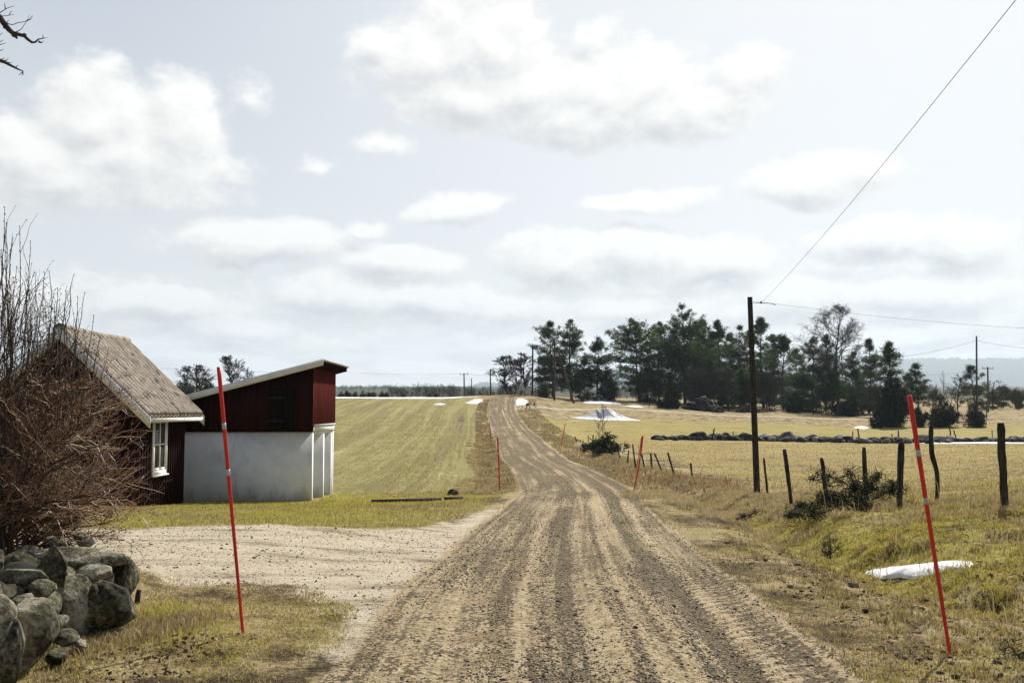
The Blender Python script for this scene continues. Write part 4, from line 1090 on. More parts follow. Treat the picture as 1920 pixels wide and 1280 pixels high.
# rubble and brush heaps
def heap(name, label, px, d, wpx, hpx, n, cat, m_, seed):
    c = gp(px, d); W_, Hh = wpx * d / F / 2, hpx * d / F
    mb = MB(); rs_ = np.random.default_rng(seed)
    for i in range(n):
        a = rs_.uniform(0, 6.28); r = rs_.random() ** .6
        X_, Y_ = c[0] + W_ * r * math.cos(a), c[1] + W_ * .6 * r * math.sin(a)
        s_ = rs_.uniform(.18, .42) * Hh ** .5
        stone(mb, (X_, Y_, float(H(X_, Y_)) + Hh * (1 - r ** 1.3) * rs_.uniform(.5, .95)), s_ * 1.3, s_, s_ * .8, (rs_.uniform(-.6, .6), rs_.uniform(-.6, .6), rs_.uniform(0, 3)), seed=seed + i % 30, sub=1, rough=.5)
    return tag(mb.build(name, m_, loc=c), label, cat)
heap('rubble_heap', 'grey rubble heap in melting snow beyond the side road', 1125, 155, 26, 13, 60, 'rubble heap', M_dstone, 21)
heap('brush_heap', 'large dark heap of brush before the central pines', 1318, 150, 72, 26, 170, 'brush heap', M_brush, 22)
heap('brush_heap', 'low brown heap of brush right of the large dark heap', 1402, 152, 40, 14, 70, 'brush heap', M_brush, 23)
# ------------------------------------------------------------------ vegetation builders
class Cloud:
    """needle or leaf quads gathered as numpy blocks"""
    def __init__(s): s.V = []; s.T = []
    def tufts(s, C, k, size, width, flat=.6, up=.25, tint=None, spread=.15, tv=.25):
        C = np.asarray(C, float); n = len(C)
        size = np.broadcast_to(np.asarray(size, float), (n,))
        d = rng.normal(size=(n, k, 3)); d[..., 2] = d[..., 2] * flat + up
        d /= np.linalg.norm(d, axis=2)[..., None]
        p = rng.normal(size=(n, k, 3)); p -= (p * d).sum(2)[..., None] * d; p /= np.linalg.norm(p, axis=2)[..., None] + 1e-9
        o = C[:, None, :] + rng.normal(size=(n, k, 3)) * (size[:, None, None] * spread)
        ln = size[:, None, None] * rng.uniform(.6, 1.15, (n, k, 1)); w_ = width * rng.uniform(.6, 1.3, (n, k, 1))
        a = o - p * w_ * .5; b = o + p * w_ * .5; c = o + d * ln + p * w_ * .25; e = o + d * ln - p * w_ * .25
        s.V.append(np.stack([a, b, c, e], 2).reshape(-1, 3))
        t = rng.random(n) if tint is None else np.broadcast_to(np.asarray(tint, float), (n,))
        t = np.clip(t[:, None] + rng.normal(size=(n, k)) * tv, 0, 1)
        s.T.append(np.repeat(t.ravel(), 4))
    def build(s, name, m_, parent=None, loc=None):
        V = np.concatenate(s.V); q = np.arange(len(V)).reshape(-1, 4)
        return link_mesh(name, np_mesh(name, V, q, False, np.concatenate(s.T)), m_, parent, loc)

def pine(label, bpx, d, tpx, tpy, wpx, base=.18, topw=.35, seed=0, dens=1.0, group='pines of the wood', kind='pine_tree', m_=None, skew=0, irr=.35, cat='pine tree', droop=0, qsize=.40):
    rs_ = np.random.default_rng(seed)
    if group == 'pines of the wood' and 1190 < bpx < 1640: wpx *= 1.22; topw = min(.7, topw + .14)
    b0 = np.array(gp(bpx, d)); tp_ = np.array(at(tpx, tpy, d)); h = tp_[2] - b0[2]; W_ = wpx * d / F / 2
    t = thing(kind, label, cat, tuple(b0), group)
    ts = np.linspace(-.01, .97, 10)
    P = b0 + ts[:, None] * (tp_ - b0); P[:, 0] += .012 * h * np.sin(ts * 5 + seed); 
    mb = MB(); mb.tube(P, h * .016 * (1.08 - ts), 7)
    ax = lambda f: np.array([np.interp(f, ts, P[:, i]) for i in range(3)])
    C, sizes, tints = [], [], []
    nb = int((32 + 4.0 * h) * dens)
    # vertical clustering into uneven whorls
    wh = np.sort(rs_.uniform(base, .99, max(6, int(h * .95))))
    for i in range(nb):
        f = np.clip(rs_.choice(wh) + rs_.normal() * .014 if rs_.random() < .6 else rs_.uniform(base, 1), base, .995)
        g_ = (f - base) / (1 - base)
        shape = min(1, .5 + 2.2 * g_) * ((1 - g_) ** .8 * (1 - topw) + topw * (1 - g_ ** 3.2)) * 1.5
        L = W_ * shape * rs_.uniform(1 - irr * 1.5, 1 + irr * .35)
        az_ = rs_.uniform(0, 2 * math.pi)
        L *= .5 + .95 * float(vnoise(np.array(az_ * 2.2 + seed * 7.1), np.array(f * h * 1.1 + seed * 3.7), seed))
        if L < .15: L = .15
        el_ = R(-12 + 52 * g_ + rs_.normal() * 9) - droop * (1 - g_)
        dr_ = np.array([math.cos(az_) * math.cos(el_) + skew, math.sin(az_) * math.cos(el_), math.sin(el_)])
        o = ax(f)
        m1 = o + dr_ * L * .55; e1 = o + dr_ * L + np.array([0, 0, .10 * L])
        mb.tube([o, m1, e1], [max(.02, L * .018), max(.015, L * .012), .01], 3, caps=False)
        k = int(3 + L * 3.6)
        sd = np.array([-dr_[1], dr_[0], 0])
        for j in range(k):
            u = rs_.uniform(.25, 1.05); lat = rs_.normal() * (1.1 - u) * L * .5 + rs_.normal() * .12
            C.append(o + (e1 - o) * u + sd * lat + np.array([0, 0, rs_.uniform(-.05, .16)]))
            sizes.append(rs_.uniform(.75, 1.25) * qsize); tints.append(.42 + rs_.normal() * .16)
    for j in range(int(5)):
        C.append(ax(.97) + rs_.normal(size=3) * .12); sizes.append(qsize); tints.append(.5)
    cl_ = Cloud(); cl_.tufts(C, 12, sizes, .08, .55, .34, tints, .34, .2)
    mb.build('trunk', M_bark, t); cl_.build('crown', m_ or M_pine, t)
    return t

def juniper(label, bpx, d, tpx, tpy, wpx, seed=0, n=26, group='junipers around the pasture', kind='juniper', m_=None, cat='juniper', k=13, low=.0, qs=.28, lean=.25):
    rs_ = np.random.default_rng(seed)
    b0 = np.array(gp(bpx, d)); tz = at(tpx, tpy, d)[2]; h = tz - b0[2]; W_ = wpx * d / F / 2
    t = thing(kind, label, cat, tuple(b0), group)
    C, S_, T_ = [], [], []; mb = MB()
    for i in range(n):
        a = rs_.uniform(0, 6.28); r = rs_.random() ** .5
        hh = h * (1 - .62 * r ** 1.4) * rs_.uniform(.72, 1.0) if i else h
        if i == 0: r = 0
        bx_ = np.array([b0[0] + W_ * .35 * r * math.cos(a), b0[1] + W_ * .35 * r * math.sin(a), b0[2] - .05])
        ex_ = np.array([b0[0] + W_ * .95 * r * math.cos(a) + (at(tpx, tpy, d)[0] - b0[0]) * (1 - r), b0[1] + W_ * .95 * r * math.sin(a), b0[2] + hh])
        mb.tube([bx_, (bx_ + ex_) / 2 + rs_.normal(size=3) * .05 * W_, ex_], [.012 * h, .008 * h, .004 * h], 3, caps=False)
        m__ = int(6 + hh * 5 / max(qs / .28, .3))
        tn = rs_.uniform(.2, .62)
        for j in range(m__):
            u = rs_.uniform(.04 + low, 1)
            rad = W_ * .34 * (1 - u) ** .7 + .08 * qs
            C.append(bx_ + (ex_ - bx_) * u + rs_.normal(size=3) * rad * np.array([.6, .6, .35])); S_.append(qs * rs_.uniform(.7, 1.35)); T_.append(tn + rs_.normal() * .1)
    cl_ = Cloud(); cl_.tufts(C, k, S_, qs * .26, .7, .55, T_, .35, .16)
    mb.build('stem', M_bark, t); cl_.build('foliage', m_ or M_jun, t)
    return t

def grow(mb, p, dr_, L, r, depth, rs_, nseg=5, spread=.6, up=.15, ratio=.68, kids=4, rmin=.006, droop=0, wig=.14):
    P = [np.array(p, float)]; d_ = np.array(dr_, float)
    for i in range(nseg):
        d_ = d_ + rs_.normal(size=3) * wig + np.array([0, 0, up if depth > 1 else up - droop]); d_ /= np.linalg.norm(d_)
        P.append(P[-1] + d_ * L / nseg)
    P = np.array(P)
    mb.tube(P, np.linspace(r, max(r * .45, rmin * .7), nseg + 1), 6 if r > .06 else (4 if r > .02 else 3), caps=False)
    if depth <= 0: return
    k = kids + rs_.integers(0, 2)
    for j in range(k):
        u = rs_.uniform(.3, 1.0) if j else 1.0
        q_ = np.array([np.interp(u * nseg, np.arange(nseg + 1), P[:, i]) for i in range(3)])
        a = rs_.normal(size=3); a -= (a @ d_) * d_; a /= np.linalg.norm(a)
        sp = spread * rs_.uniform(.6, 1.2) if j else spread * .3
        nd = d_ * math.cos(sp) + a * math.sin(sp)
        grow(mb, q_, nd, L * ratio * rs_.uniform(.75, 1.1), max(r * .58, rmin), depth - 1, rs_, max(3, nseg - 1), spread, up, ratio, kids, rmin, droop, wig)

def bare(label, bpx, d, tpx, tpy, wpx=None, seed=0, depth=5, kind='bare_tree', cat='bare tree', group='bare trees of the wood', r=.016, trunk=.3, spread=.55, kids=4, rmin=.018, ratio=.68, up=.1, droop=0, stems=1, m_=None, split=True, wig=.14):
    rs_ = np.random.default_rng(seed)
    b0 = np.array(gp(bpx, d)); tz = at(tpx, tpy, d); h = tz[2] - b0[2]
    t = thing(kind, label, cat, tuple(b0), group)
    tk, cr = MB(), MB()
    if stems == 1:
        top = b0 + (np.array(tz) - b0) * trunk
        ts_ = np.linspace(-.01, 1, 14); P = b0 + ts_[:, None] * (np.array(tz) - b0)
        P[1:-1, :2] += np.cumsum(rs_.normal(size=(12, 2)) * .006 * h, 0) * np.sin(np.linspace(0, math.pi, 12))[:, None]
        k_ = max(3, int(trunk * 13) + 1)
        tk.tube(P[:k_ + 1], h * r * (1.15 - .9 * ts_[:k_ + 1]), 8)
        cr.tube(P[k_:], h * r * (1.15 - .9 * ts_[k_:]) * .9, 6, caps=False)
        nb = 13 + kids * 2
        for i in range(nb):
            f = trunk + (1 - trunk) * (i + rs_.random()) / nb * .97
            q_ = np.array([np.interp(f, ts_, P[:, j]) for j in range(3)])
            a_z = rs_.uniform(0, 6.28); e_ = R(rs_.uniform(28, 62))
            g_ = (f - trunk) / (1 - trunk)
            L_ = h * (.07 + .27 * math.sin(math.pi * (.12 + .86 * g_)) ** .8 * (1 - .35 * g_)) * rs_.uniform(.7, 1.15)
            grow(cr, q_, (math.cos(a_z) * math.cos(e_), math.sin(a_z) * math.cos(e_), math.sin(e_)), L_ * .62, h * r * (.55 - .4 * g_), depth - 2, rs_, 5, spread, up, ratio, kids, rmin, droop, wig)
        # leader keeps the height
    else:
        for i in range(stems):
            a = rs_.uniform(0, 6.28); rr_ = rs_.random() ** .5 * (wpx or 20) * d / F / 2
            e = np.array([math.cos(a) * rr_ * .9, math.sin(a) * rr_ * .9, h])
            o = b0 + np.array([math.cos(a) * rr_ * .35, math.sin(a) * rr_ * .35, -.05])
            grow(cr, o, e / np.linalg.norm(e), h * rs_.uniform(.38, .55), h * r, depth, rs_, 5, spread, up, ratio, kids, rmin, droop, wig)
    # scale the crown to reach the wanted top and width
    Vs = cr.v; zmax = max(v[:, 2].max() for v in Vs); zb = b0[2] + (h * trunk if stems == 1 else 0)
    sz = (tz[2] - zb) / max(zmax - zb, .1)
    allx = np.concatenate([v[:, 0] for v in Vs]); wx = np.percentile(allx, 99) - np.percentile(allx, 1)
    sx = (wpx * d / F) / wx if wpx else sz
    o = (top if stems == 1 else b0)
    for v in Vs:
        v[:, 2] = zb + (v[:, 2] - zb) * sz; v[:, 0] = o[0] + (v[:, 0] - o[0]) * sx; v[:, 1] = o[1] + (v[:, 1] - o[1]) * sx
    if stems == 1: tk.build('trunk', M_bark, t); cr.build('crown', m_ or M_twig, t)
    else: cr.build('branches', m_ or M_twig, t)
    return t

# ---- left pine group
pine('leftmost pine of the left group, thin ragged crown beside the braced pole', 1036, 162, 1032, 604, 76, .12, .30, 1, 1.1, group='pines of the left group')
pine('tallest middle pine of the left group', 1070, 164, 1069, 599, 78, .10, .28, 2, 1.25, group='pines of the left group')
pine('right hand small pine of the left group with bare lower trunk', 1121, 162, 1121, 633, 62, .26, .35, 3, 1.0, group='pines of the left group')
pine('low dense young pine filling the gap under the left group', 1096, 160, 1096, 676, 44, .02, .4, 4, 1.2, group='pines of the left group')
pine('young pine with foliage to the ground under the leftmost pine', 1021, 166, 1022, 668, 46, .02, .35, 5, 1.1, group='pines of the left group')
juniper('juniper at the right foot of the left pine group', 1137, 158, 1137, 696, 36, 6, 14, qs=.5)
bare('bare grey bush between the left pine group and the wood', 1152, 165, 1152, 690, 30, 7, 3, 'bare_bush', 'bush', 'bare bushes of the wood', stems=6, rmin=.02)
bare('wide bare tree at the crest left of the left pines', 951, 170, 950, 664, 56, 8, 5, trunk=.22, spread=.6, group='bare trees at the crest')
bare('bare tree with tangled twigs touching the pole at the crest', 984, 168, 984, 660, 54, 9, 5, trunk=.18, spread=.6, group='bare trees at the crest')
bare('low bare thicket on the crest behind the trestle', 968, 172, 968, 706, 60, 10, 3, 'bare_bush', 'bush', 'bare bushes of the wood', stems=9, rmin=.022)
juniper('small grey green juniper at the foot of the braced pole', 1022, 152, 1022, 716, 32, 11, 12, qs=.4, m_=M_pinegrey)
# ---- main wood
pine('wide flat topped pine at the left edge of the wood with bare trunk foot', 1198, 168, 1192, 606, 92, .17, .62, 21, 1.35, irr=.4)
pine('second flat topped pine crowded against the left edge pine', 1236, 174, 1236, 604, 62, .12, .6, 22, 1.25)
pine('tallest pine of the wood with a bent crown tip', 1287, 170, 1277, 572, 76, .08, .42, 23, 1.5, irr=.42)
pine('broad pine right behind the tallest pine', 1316, 178, 1318, 600, 66, .06, .45, 24, 1.3)
pine('pine with upright tip between the tallest pine and the utility pole', 1348, 172, 1348, 600, 50, .10, .4, 25, 1.2)
pine('thin greyish pine just left of the utility pole', 1386, 176, 1388, 610, 44, .15, .4, 26, .9, m_=M_pinegrey)
pine('full pine immediately right of the utility pole', 1430, 168, 1427, 596, 58, .06, .42, 27, 1.3)
pine('lower sloping pine right of the full pine beside the utility pole', 1468, 170, 1470, 630, 58, .06, .4, 28, 1.2)
pine('dull pine directly left of the bare birch', 1524, 168, 1524, 634, 52, .06, .4, 29, 1.2, m_=M_pinegrey)
pine('narrow dull pine tucked behind the bare birch', 1550, 176, 1550, 628, 40, .1, .35, 30, .9, m_=M_pinegrey)
pine('narrow dull conifer right of the bare birch', 1630, 168, 1631, 637, 46, .03, .22, 31, 1.35, m_=M_pinegrey, irr=.3)
pine('slender windswept pine rising out of the big juniper', 1674, 138, 1667, 642, 42, .42, .42, 32, .8, irr=.45)
pine('small windswept pine against the blue hill right of the big juniper', 1722, 165, 1716, 682, 44, .05, .4, 33, 1.0, skew=.12, m_=M_pinegrey)
pine('low rounded pine left of the small windswept pine', 1702, 170, 1701, 701, 34, .02, .6, 34, 1.1)
pine('windswept pine behind the tall thin telephone pole', 1832, 158, 1818, 688, 56, .14, .45, 35, .9, skew=-.1, m_=M_pinegrey)
pine('dark round pine near the right edge before the hill', 1882, 200, 1881, 727, 32, .02, .6, 36, 1.3)
pine('low dark pine beside the small crossarm pole', 1860, 195, 1860, 736, 24, .02, .5, 37, 1.2)
pine('low dark pine at the very right edge of the picture', 1912, 200, 1912, 738, 28, .02, .5, 38, 1.2)
for i, (bx, d, ty, w_, lb) in enumerate([(1506, 160, 690, 60, 'dark low spruce at the wood edge left of the birch foot'), (1560, 158, 700, 66, 'dark low spruce under the bare birch'), (1605, 160, 696, 52, 'dark low spruce right of the birch foot'), (1392, 165, 694, 44, 'low spruce in the shade left of the utility pole'), (1330, 168, 680, 60, 'bushy spruce at the foot of the tallest pine'), (1216, 170, 690, 50, 'small bushy spruce between the flat topped pines'), (1364, 160, 690, 40, 'dense young spruce beside the dark brush heap')]):
    pine(lb, bx, d, bx, ty, w_, 0, .3, 80 + i, 1.5, m_=M_pine, irr=.25, kind='spruce_tree', cat='spruce', group='low spruces at the wood edge', droop=.2)
for i, (bx, ty, w_, lb) in enumerate([(1262, 622, 52, 'pine behind and left of the tallest pine'), (1302, 612, 50, 'pine filling the gap behind the tallest pine'), (1333, 622, 48, 'rear pine between the broad pine and the upright tipped one'), (1368, 626, 50, 'rear pine left of the thin greyish pine'), (1408, 618, 52, 'rear pine straight behind the utility pole'), (1450, 626, 52, 'rear pine between the two pines right of the utility pole'), (1494, 654, 54, 'rear pine between the sloping pine and the dull pine'), (1600, 662, 54, 'rear dull pine seen through the birch on its right')]):
    pine(lb, bx, 186 + i % 3 * 4, bx, ty, w_, .05, .45, 140 + i, 1.1, m_=M_pinegrey if i % 2 else None)
bare('tall bare birch with fine drooping twigs', 1571, 163, 1574, 563, 112, 41, 6, 'birch_tree', 'birch', None, r=.012, trunk=.20, spread=.5, kids=4, rmin=.012, droop=.3, up=.12)
bare('large grey leafless bush right of the utility pole', 1444, 158, 1444, 672, 62, 42, 4, 'bare_bush', 'bush', 'bare bushes of the wood', stems=16, rmin=.018, spread=.45)
bare('grey leafless bush before the tallest pine', 1312, 160, 1312, 668, 84, 43, 4, 'bare_bush', 'bush', 'bare bushes of the wood', stems=14, rmin=.018)
bare('grey leafless bush left of the big juniper', 1640, 150, 1640, 700, 44, 44, 4, 'bare_bush', 'bush', 'bare bushes of the wood', stems=10, rmin=.016)
bare('thin bare tree at the foot of the pines left of the utility pole', 1366, 155, 1366, 690, 26, 45, 4, rmin=.014, trunk=.25)
juniper('tall dark column juniper beyond the side road before the wood', 1257, 149, 1257, 698, 40, 51, 22, qs=.42)
juniper('big dark juniper standing alone at the pasture edge', 1672, 127, 1672, 690, 72, 52, 46, qs=.34)
juniper('broad low juniper right of the near red stake top', 1765, 125, 1764, 738, 66, 53, 34, qs=.3)
juniper('small juniper between the big juniper and the broad low one', 1722, 126, 1724, 758, 48, 54, 18, qs=.28)
juniper('low juniper below the tall thin telephone pole', 1830, 124, 1830, 758, 56, 55, 26, qs=.28)
juniper('small bushy juniper left of the big juniper', 1645, 125, 1645, 764, 30, 56, 12, qs=.26)
juniper('dark low juniper at the wood edge right of the leafless bush', 1490, 154, 1490, 738, 46, 57, 14, qs=.4)
juniper('dark low juniper below the birch', 1585, 153, 1585, 744, 60, 58, 16, qs=.4)
juniper('low juniper left of the big dark brush heap', 1240, 148, 1240, 748, 30, 59, 9, qs=.35)
bare('bare sapling with forked top right of the low junipers', 1773, 135, 1766, 694, 18, 61, 3, rmin=.012, trunk=.3, r=.009, group='bare saplings before the blue hill')
bare('wide bare sapling before the blue hill', 1795, 140, 1797, 700, 48, 62, 4, rmin=.012, trunk=.2, r=.01, group='bare saplings before the blue hill')
bare('bare bush before the hill left of the saplings', 1752, 145, 1752, 716, 40, 63, 3, 'bare_bush', 'bush', 'bare saplings before the blue hill', stems=6, rmin=.014)
bare('bare tree right of the small crossarm pole', 1862, 185, 1862, 712, 44, 64, 4, rmin=.014, trunk=.2, group='bare saplings before the blue hill')
bare('pale bare bush at the far right edge', 1908, 190, 1908, 716, 40, 65, 4, 'bare_bush', 'bush', 'bare saplings before the blue hill', stems=7, rmin=.014)
# ---- juniper clump on the verge with saplings
juniper('dark spreading juniper clump on the verge by the short posts', 1132, 61, 1138, 812, 104, 71, 26, qs=.2, k=12)
bare('bare forked sapling growing from the juniper clump', 1128, 60.5, 1117, 764, 16, 72, 3, rmin=.008, r=.007, trunk=.35, group='saplings in the juniper clump', kind='sapling', cat='sapling')
bare('taller bare sapling with branches growing from the juniper clump', 1130, 60.6, 1132, 755, 26, 73, 3, rmin=.008, r=.008, trunk=.3, group='saplings in the juniper clump', kind='sapling', cat='sapling')
# ---- trees behind the cottage and shed
bare('bare tree with dark undergrowth behind the cottage roof', 378, 190, 372, 683, 66, 74, 5, trunk=.2, group='bare trees behind the buildings')
bare('slender bare tree above the shed roof', 434, 185, 428, 664, 46, 75, 5, trunk=.25, spread=.45, group='bare trees behind the buildings')
bare('small bare tree at the right of the slender bare tree', 463, 186, 463, 688, 22, 76, 4, trunk=.3, group='bare trees behind the buildings')
juniper('dark rounded juniper thicket behind the cottage roof ridge', 345, 180, 345, 704, 50, 77, 16, qs=.45, m_=M_pinegrey)
juniper('dark juniper thicket behind the shed roof', 386, 182, 386, 708, 44, 78, 14, qs=.45, m_=M_pinegrey)
# ---- far woods as stuff
def far_wood(name, spans, m_, seed):
    rs_ = np.random.default_rng(seed); cl_ = Cloud()
    for (p0, p1, d0, d1, ty0, ty1, n, wm) in spans:
        for i in range(n):
            px = rs_.uniform(p0, p1); d = rs_.uniform(d0, d1); ty = rs_.uniform(ty0, ty1)
            b0 = np.array(gp(px, d)); h = at(px, ty, d)[2] - b0[2]
            if h < 1: h = 1.0
            W_ = h * rs_.uniform(.25, .42) * wm; k = 70
            u = rs_.normal(size=(k, 3)); u /= np.linalg.norm(u, axis=1)[:, None]; u *= rs_.random((k, 1)) ** .4
            C = b0 + u * np.array([W_, W_, h * .42]) + np.array([0, 0, h * .55])
            cl_.tufts(C, 6, h * .09, h * .016, 1, .5, rs_.uniform(.2, .8), .5, .1)
            for tt in range(3):
                e = b0 + np.array([rs_.normal() * W_ * .5, 0, h * .9]); cl_.V.append(np.array([b0 - (h * .012, 0, 0), b0 + (h * .012, 0, 0), e + (h * .004, 0, 0), e - (h * .004, 0, 0)])); cl_.T.append(np.full(4, .3))
    o = cl_.build(name, m_); return tag(o, kind='stuff')
M_fw = foliage('far_twigs', [(0, (.025, .024, .022)), (1, (.075, .07, .06))], .1)
far_wood('bare_wood', [(730, 880, 300, 420, 718, 734, 34, 1.1), (880, 1010, 210, 330, 722, 734, 34, 1.2), (770, 810, 330, 380, 716, 720, 4, 1.3), (1140, 1240, 230, 300, 715, 735, 20, 1.2)], M_fw, 91)
far_wood('far_treeline', [(560, 740, 1200, 2000, 720, 728, 130, 1.3), (740, 960, 900, 1900, 722, 729, 120, 1.3), (1690, 1960, 500, 1100, 728, 740, 110, 1.2), (1000, 1700, 700, 1500, 715, 730, 120, 1.2)], M_pinegrey, 92)
# small dark shrubs on the field crest
for i, (px, ty, w_) in enumerate([(639, 735, 12), (650, 733, 5), (656, 737, 8), (666, 736, 9), (681, 734.5, 13), (692, 737, 8), (700, 736, 11), (716, 735.5, 10), (725, 738, 8), (757, 738, 8), (806, 737, 11), (818, 737.5, 8)]):
    lbs = ['shrub on the crest touching the shed eave', 'tiny pointed conifer on the crest near the shed', 'tiny low shrub right of the pointed conifer', 'rounded shrub on the crest, next after the tiny low one', 'widest dark shrub on the crest right of the shed', 'low shrub just right of the widest crest shrub', 'flat shrub on the crest between low ones', 'lone rounded shrub on the crest right of the flat one', 'tiny shrub at the end of the left crest row', 'lone tiny shrub mid way along the snowy crest', 'dark shrub on the crest below the bare wood', 'small shrub at the right end of the snow strip']
    juniper(lbs[i], px, 161, px, ty, w_, 120 + i, 7, 'small dark shrubs on the field crest', 'shrub', M_pinegrey, 'shrub', 9, qs=.3)

# ------------------------------------------------------------------ the big bare bush, lower left
rs_ = np.random.default_rng(5)
bush = thing('bare_bush', 'large tangled reddish brown bare bush behind the boulder wall', 'bush', gp(30, 8.9))
mbs, mbb = MB(), MB(); buds = []
def bz(p0, p1, p2, n):
    t = np.linspace(0, 1, n)[:, None]; return (1 - t) ** 2 * p0 + 2 * t * (1 - t) * p1 + t * t * p2
def twig(o, d_, L, r, depth, glint):
    d_ = d_ / np.linalg.norm(d_)
    a = rs_.normal(size=3); a -= (a @ d_) * d_; a /= np.linalg.norm(a) + 1e-9
    e = o + d_ * L + a * L * rs_.uniform(.05, .25) + np.array([0, 0, L * rs_.uniform(-.05, .22)])
    m_ = o + d_ * L * .5 + rs_.normal(size=3) * L * .05
    n = 6 if L > .4 else 4
    P = bz(o, m_, e, n); P[1:-1] += rs_.normal(size=(n - 2, 3)) * .012
    tn = np.clip(glint + rs_.normal() * .2, 0, 1)
    mbb.tube(P, np.linspace(r, max(.0012, r * .5), n), 3, tint=tn, caps=False)
    if depth > 0:
        k = int(rs_.integers(3, 6)) if depth > 1 else int(rs_.integers(2, 5))
        for j in range(k):
            u = rs_.uniform(.25, 1.0); q_ = P[min(n - 1, int(u * (n - 1)))]
            b_ = rs_.normal(size=3); b_ -= (b_ @ d_) * d_; b_ /= np.linalg.norm(b_)
            sp = rs_.uniform(.4, 1.0)
            twig(q_, d_ * math.cos(sp) + b_ * math.sin(sp) + np.array([0, 0, .12]), L * rs_.uniform(.38, .65), max(.0016, r * .6), depth - 1, glint)
    elif rs_.random() < .35:
        for u in (.5, .75, 1.0): buds.append(P[int(u * (n - 1))])
# main stems: (root px range) fan out
for i in range(74):
    px0 = rs_.uniform(-160, 50); d0 = rs_.uniform(8.35, 9.6)
    o = np.array(gp(px0, d0, -.05))
    kind_ = rs_.random()
    if kind_ < .42:      # arching to the right, low and middle
        e = np.array(at(rs_.uniform(90, 222), rs_.uniform(735, 985), d0 + rs_.uniform(-.5, .5)))
        m_ = (o + e) / 2 + np.array([-.15, 0, rs_.uniform(.25, .6)]); r0 = rs_.uniform(.010, .020); glint = .62
    elif kind_ < .8:    # middle dome
        e = np.array(at(rs_.uniform(-140, 145), rs_.uniform(610, 820), d0 + rs_.uniform(-.6, .6)))
        m_ = (o + e) / 2 + np.array([rs_.uniform(-.1, .1), 0, .25]); r0 = rs_.uniform(.012, .022); glint = .5
    else:                # tall
        e = np.array(at(rs_.uniform(-160, 75), rs_.uniform(540, 660), d0 + rs_.uniform(-.4, .4)))
        m_ = (o + e) / 2 + np.array([rs_.uniform(-.1, .1), 0, .15]); r0 = rs_.uniform(.014, .024); glint = .4
    P = bz(o, m_, e, 9); P[1:-1] += rs_.normal(size=(7, 3)) * .02
    mbs.tube(P, np.linspace(r0, .005, 9), 5, tint=rs_.uniform(0, .35), caps=False)
    d_ = P[-1] - P[-3]; L0 = np.linalg.norm(e - o)
    for j in range(int(8 + L0 * 4.5)):
        u = rs_.uniform(.18, 1.0); q_ = np.array([np.interp(u * 8, np.arange(9), P[:, k]) for k in range(3)])
        dd_ = P[min(8, int(u * 8) + 1)] - P[int(u * 8) - (1 if u * 8 >= 1 else 0)]; dd_ /= np.linalg.norm(dd_) + 1e-9
        b_ = rs_.normal(size=3); b_ -= (b_ @ dd_) * dd_; b_ /= np.linalg.norm(b_)
        sp = rs_.uniform(.35, 1.1)
        twig(q_, dd_ * math.cos(sp) + b_ * math.sin(sp) + np.array([0.02, 0, .15]), rs_.uniform(.22, .55), .0042, 2 if rs_.random() < .55 else 1, glint)
# upright shoots
SH = [(2, 520, 9, 388), (8, 560, 12, 418), (14, 600, 8, 440), (22, 570, 24, 446), (30, 600, 37, 424), (38, 590, 57, 452), (45, 620, 50, 512), (60, 640, 66, 512), (72, 640, 84, 510), (84, 650, 92, 508), (108, 660, 138, 516), (118, 660, 124, 545), (136, 690, 146, 556), (142, 690, 159, 548), (160, 720, 176, 590), (95, 640, 108, 540), (20, 640, 18, 500), (5, 600, 2, 470), (55, 660, 48, 560), (128, 690, 120, 570), (165, 720, 188, 630)]
for i in range(42):
    x_ = rs_.uniform(-140, 150); lim = np.interp(x_, [-140, 0, 60, 120, 180], [430, 480, 545, 590, 655])
    SH.append((x_, rs_.uniform(680, 760), x_ + rs_.uniform(-14, 22), lim + abs(rs_.normal()) * 40))
for (x0, y0, x1, y1) in SH:
    d0 = rs_.uniform(8.4, 9.4)
    o, e = np.array(at(x0 - 6, y0 + 60, d0)), np.array(at(x1, y1, d0 + rs_.uniform(-.15, .15)))
    P = bz(o, (o + e) / 2 + rs_.normal(size=3) * .03 + np.array([.02, 0, 0]), e, 9)
    P[1:-1, :2] += rs_.normal(size=(7, 2)) * .006
    mbb.tube(P, np.linspace(.0065, .0022, 9), 4, tint=rs_.uniform(.0, .4), caps=False)
    for u in np.linspace(.3, 1, 11): buds.append(np.array([np.interp(u * 8, np.arange(9), P[:, k]) for k in range(3)]))
    for j in range(3):
        u = rs_.uniform(.15, .8); q_ = np.array([np.interp(u * 8, np.arange(9), P[:, k]) for k in range(3)])
        twig(q_, np.array([rs_.normal() * .4, rs_.normal() * .4, 1]), rs_.uniform(.15, .4), .003, 0, .3)
# low twigs trailing over the grass at the right foot
for i in range(46):
    d0 = rs_.uniform(8.6, 9.5)
    o = np.array(at(rs_.uniform(0, 60), rs_.uniform(980, 1030), d0)); e = np.array(at(rs_.uniform(90, 235), rs_.uniform(880, 1015), d0 + rs_.uniform(-.3, .4)))
    P = bz(o, (o + e) / 2 + np.array([0, 0, rs_.uniform(-.05, .12)]), e, 8); P[1:-1] += rs_.normal(size=(6, 3)) * .015
    mbs.tube(P, np.linspace(.009, .003, 8), 4, tint=rs_.uniform(.1, .6), caps=False)
    for j in range(8):
        u = rs_.uniform(.2, 1); q_ = np.array([np.interp(u * 7, np.arange(8), P[:, k]) for k in range(3)])
        twig(q_, (e - o) / np.linalg.norm(e - o) + rs_.normal(size=3) * .55, rs_.uniform(.15, .4), .0032, 1, .75)
mbs.build('stems', M_btwig, bush); mbb.build('twigs', M_btwig, bush)
bV, bF = ico(0); BV = []
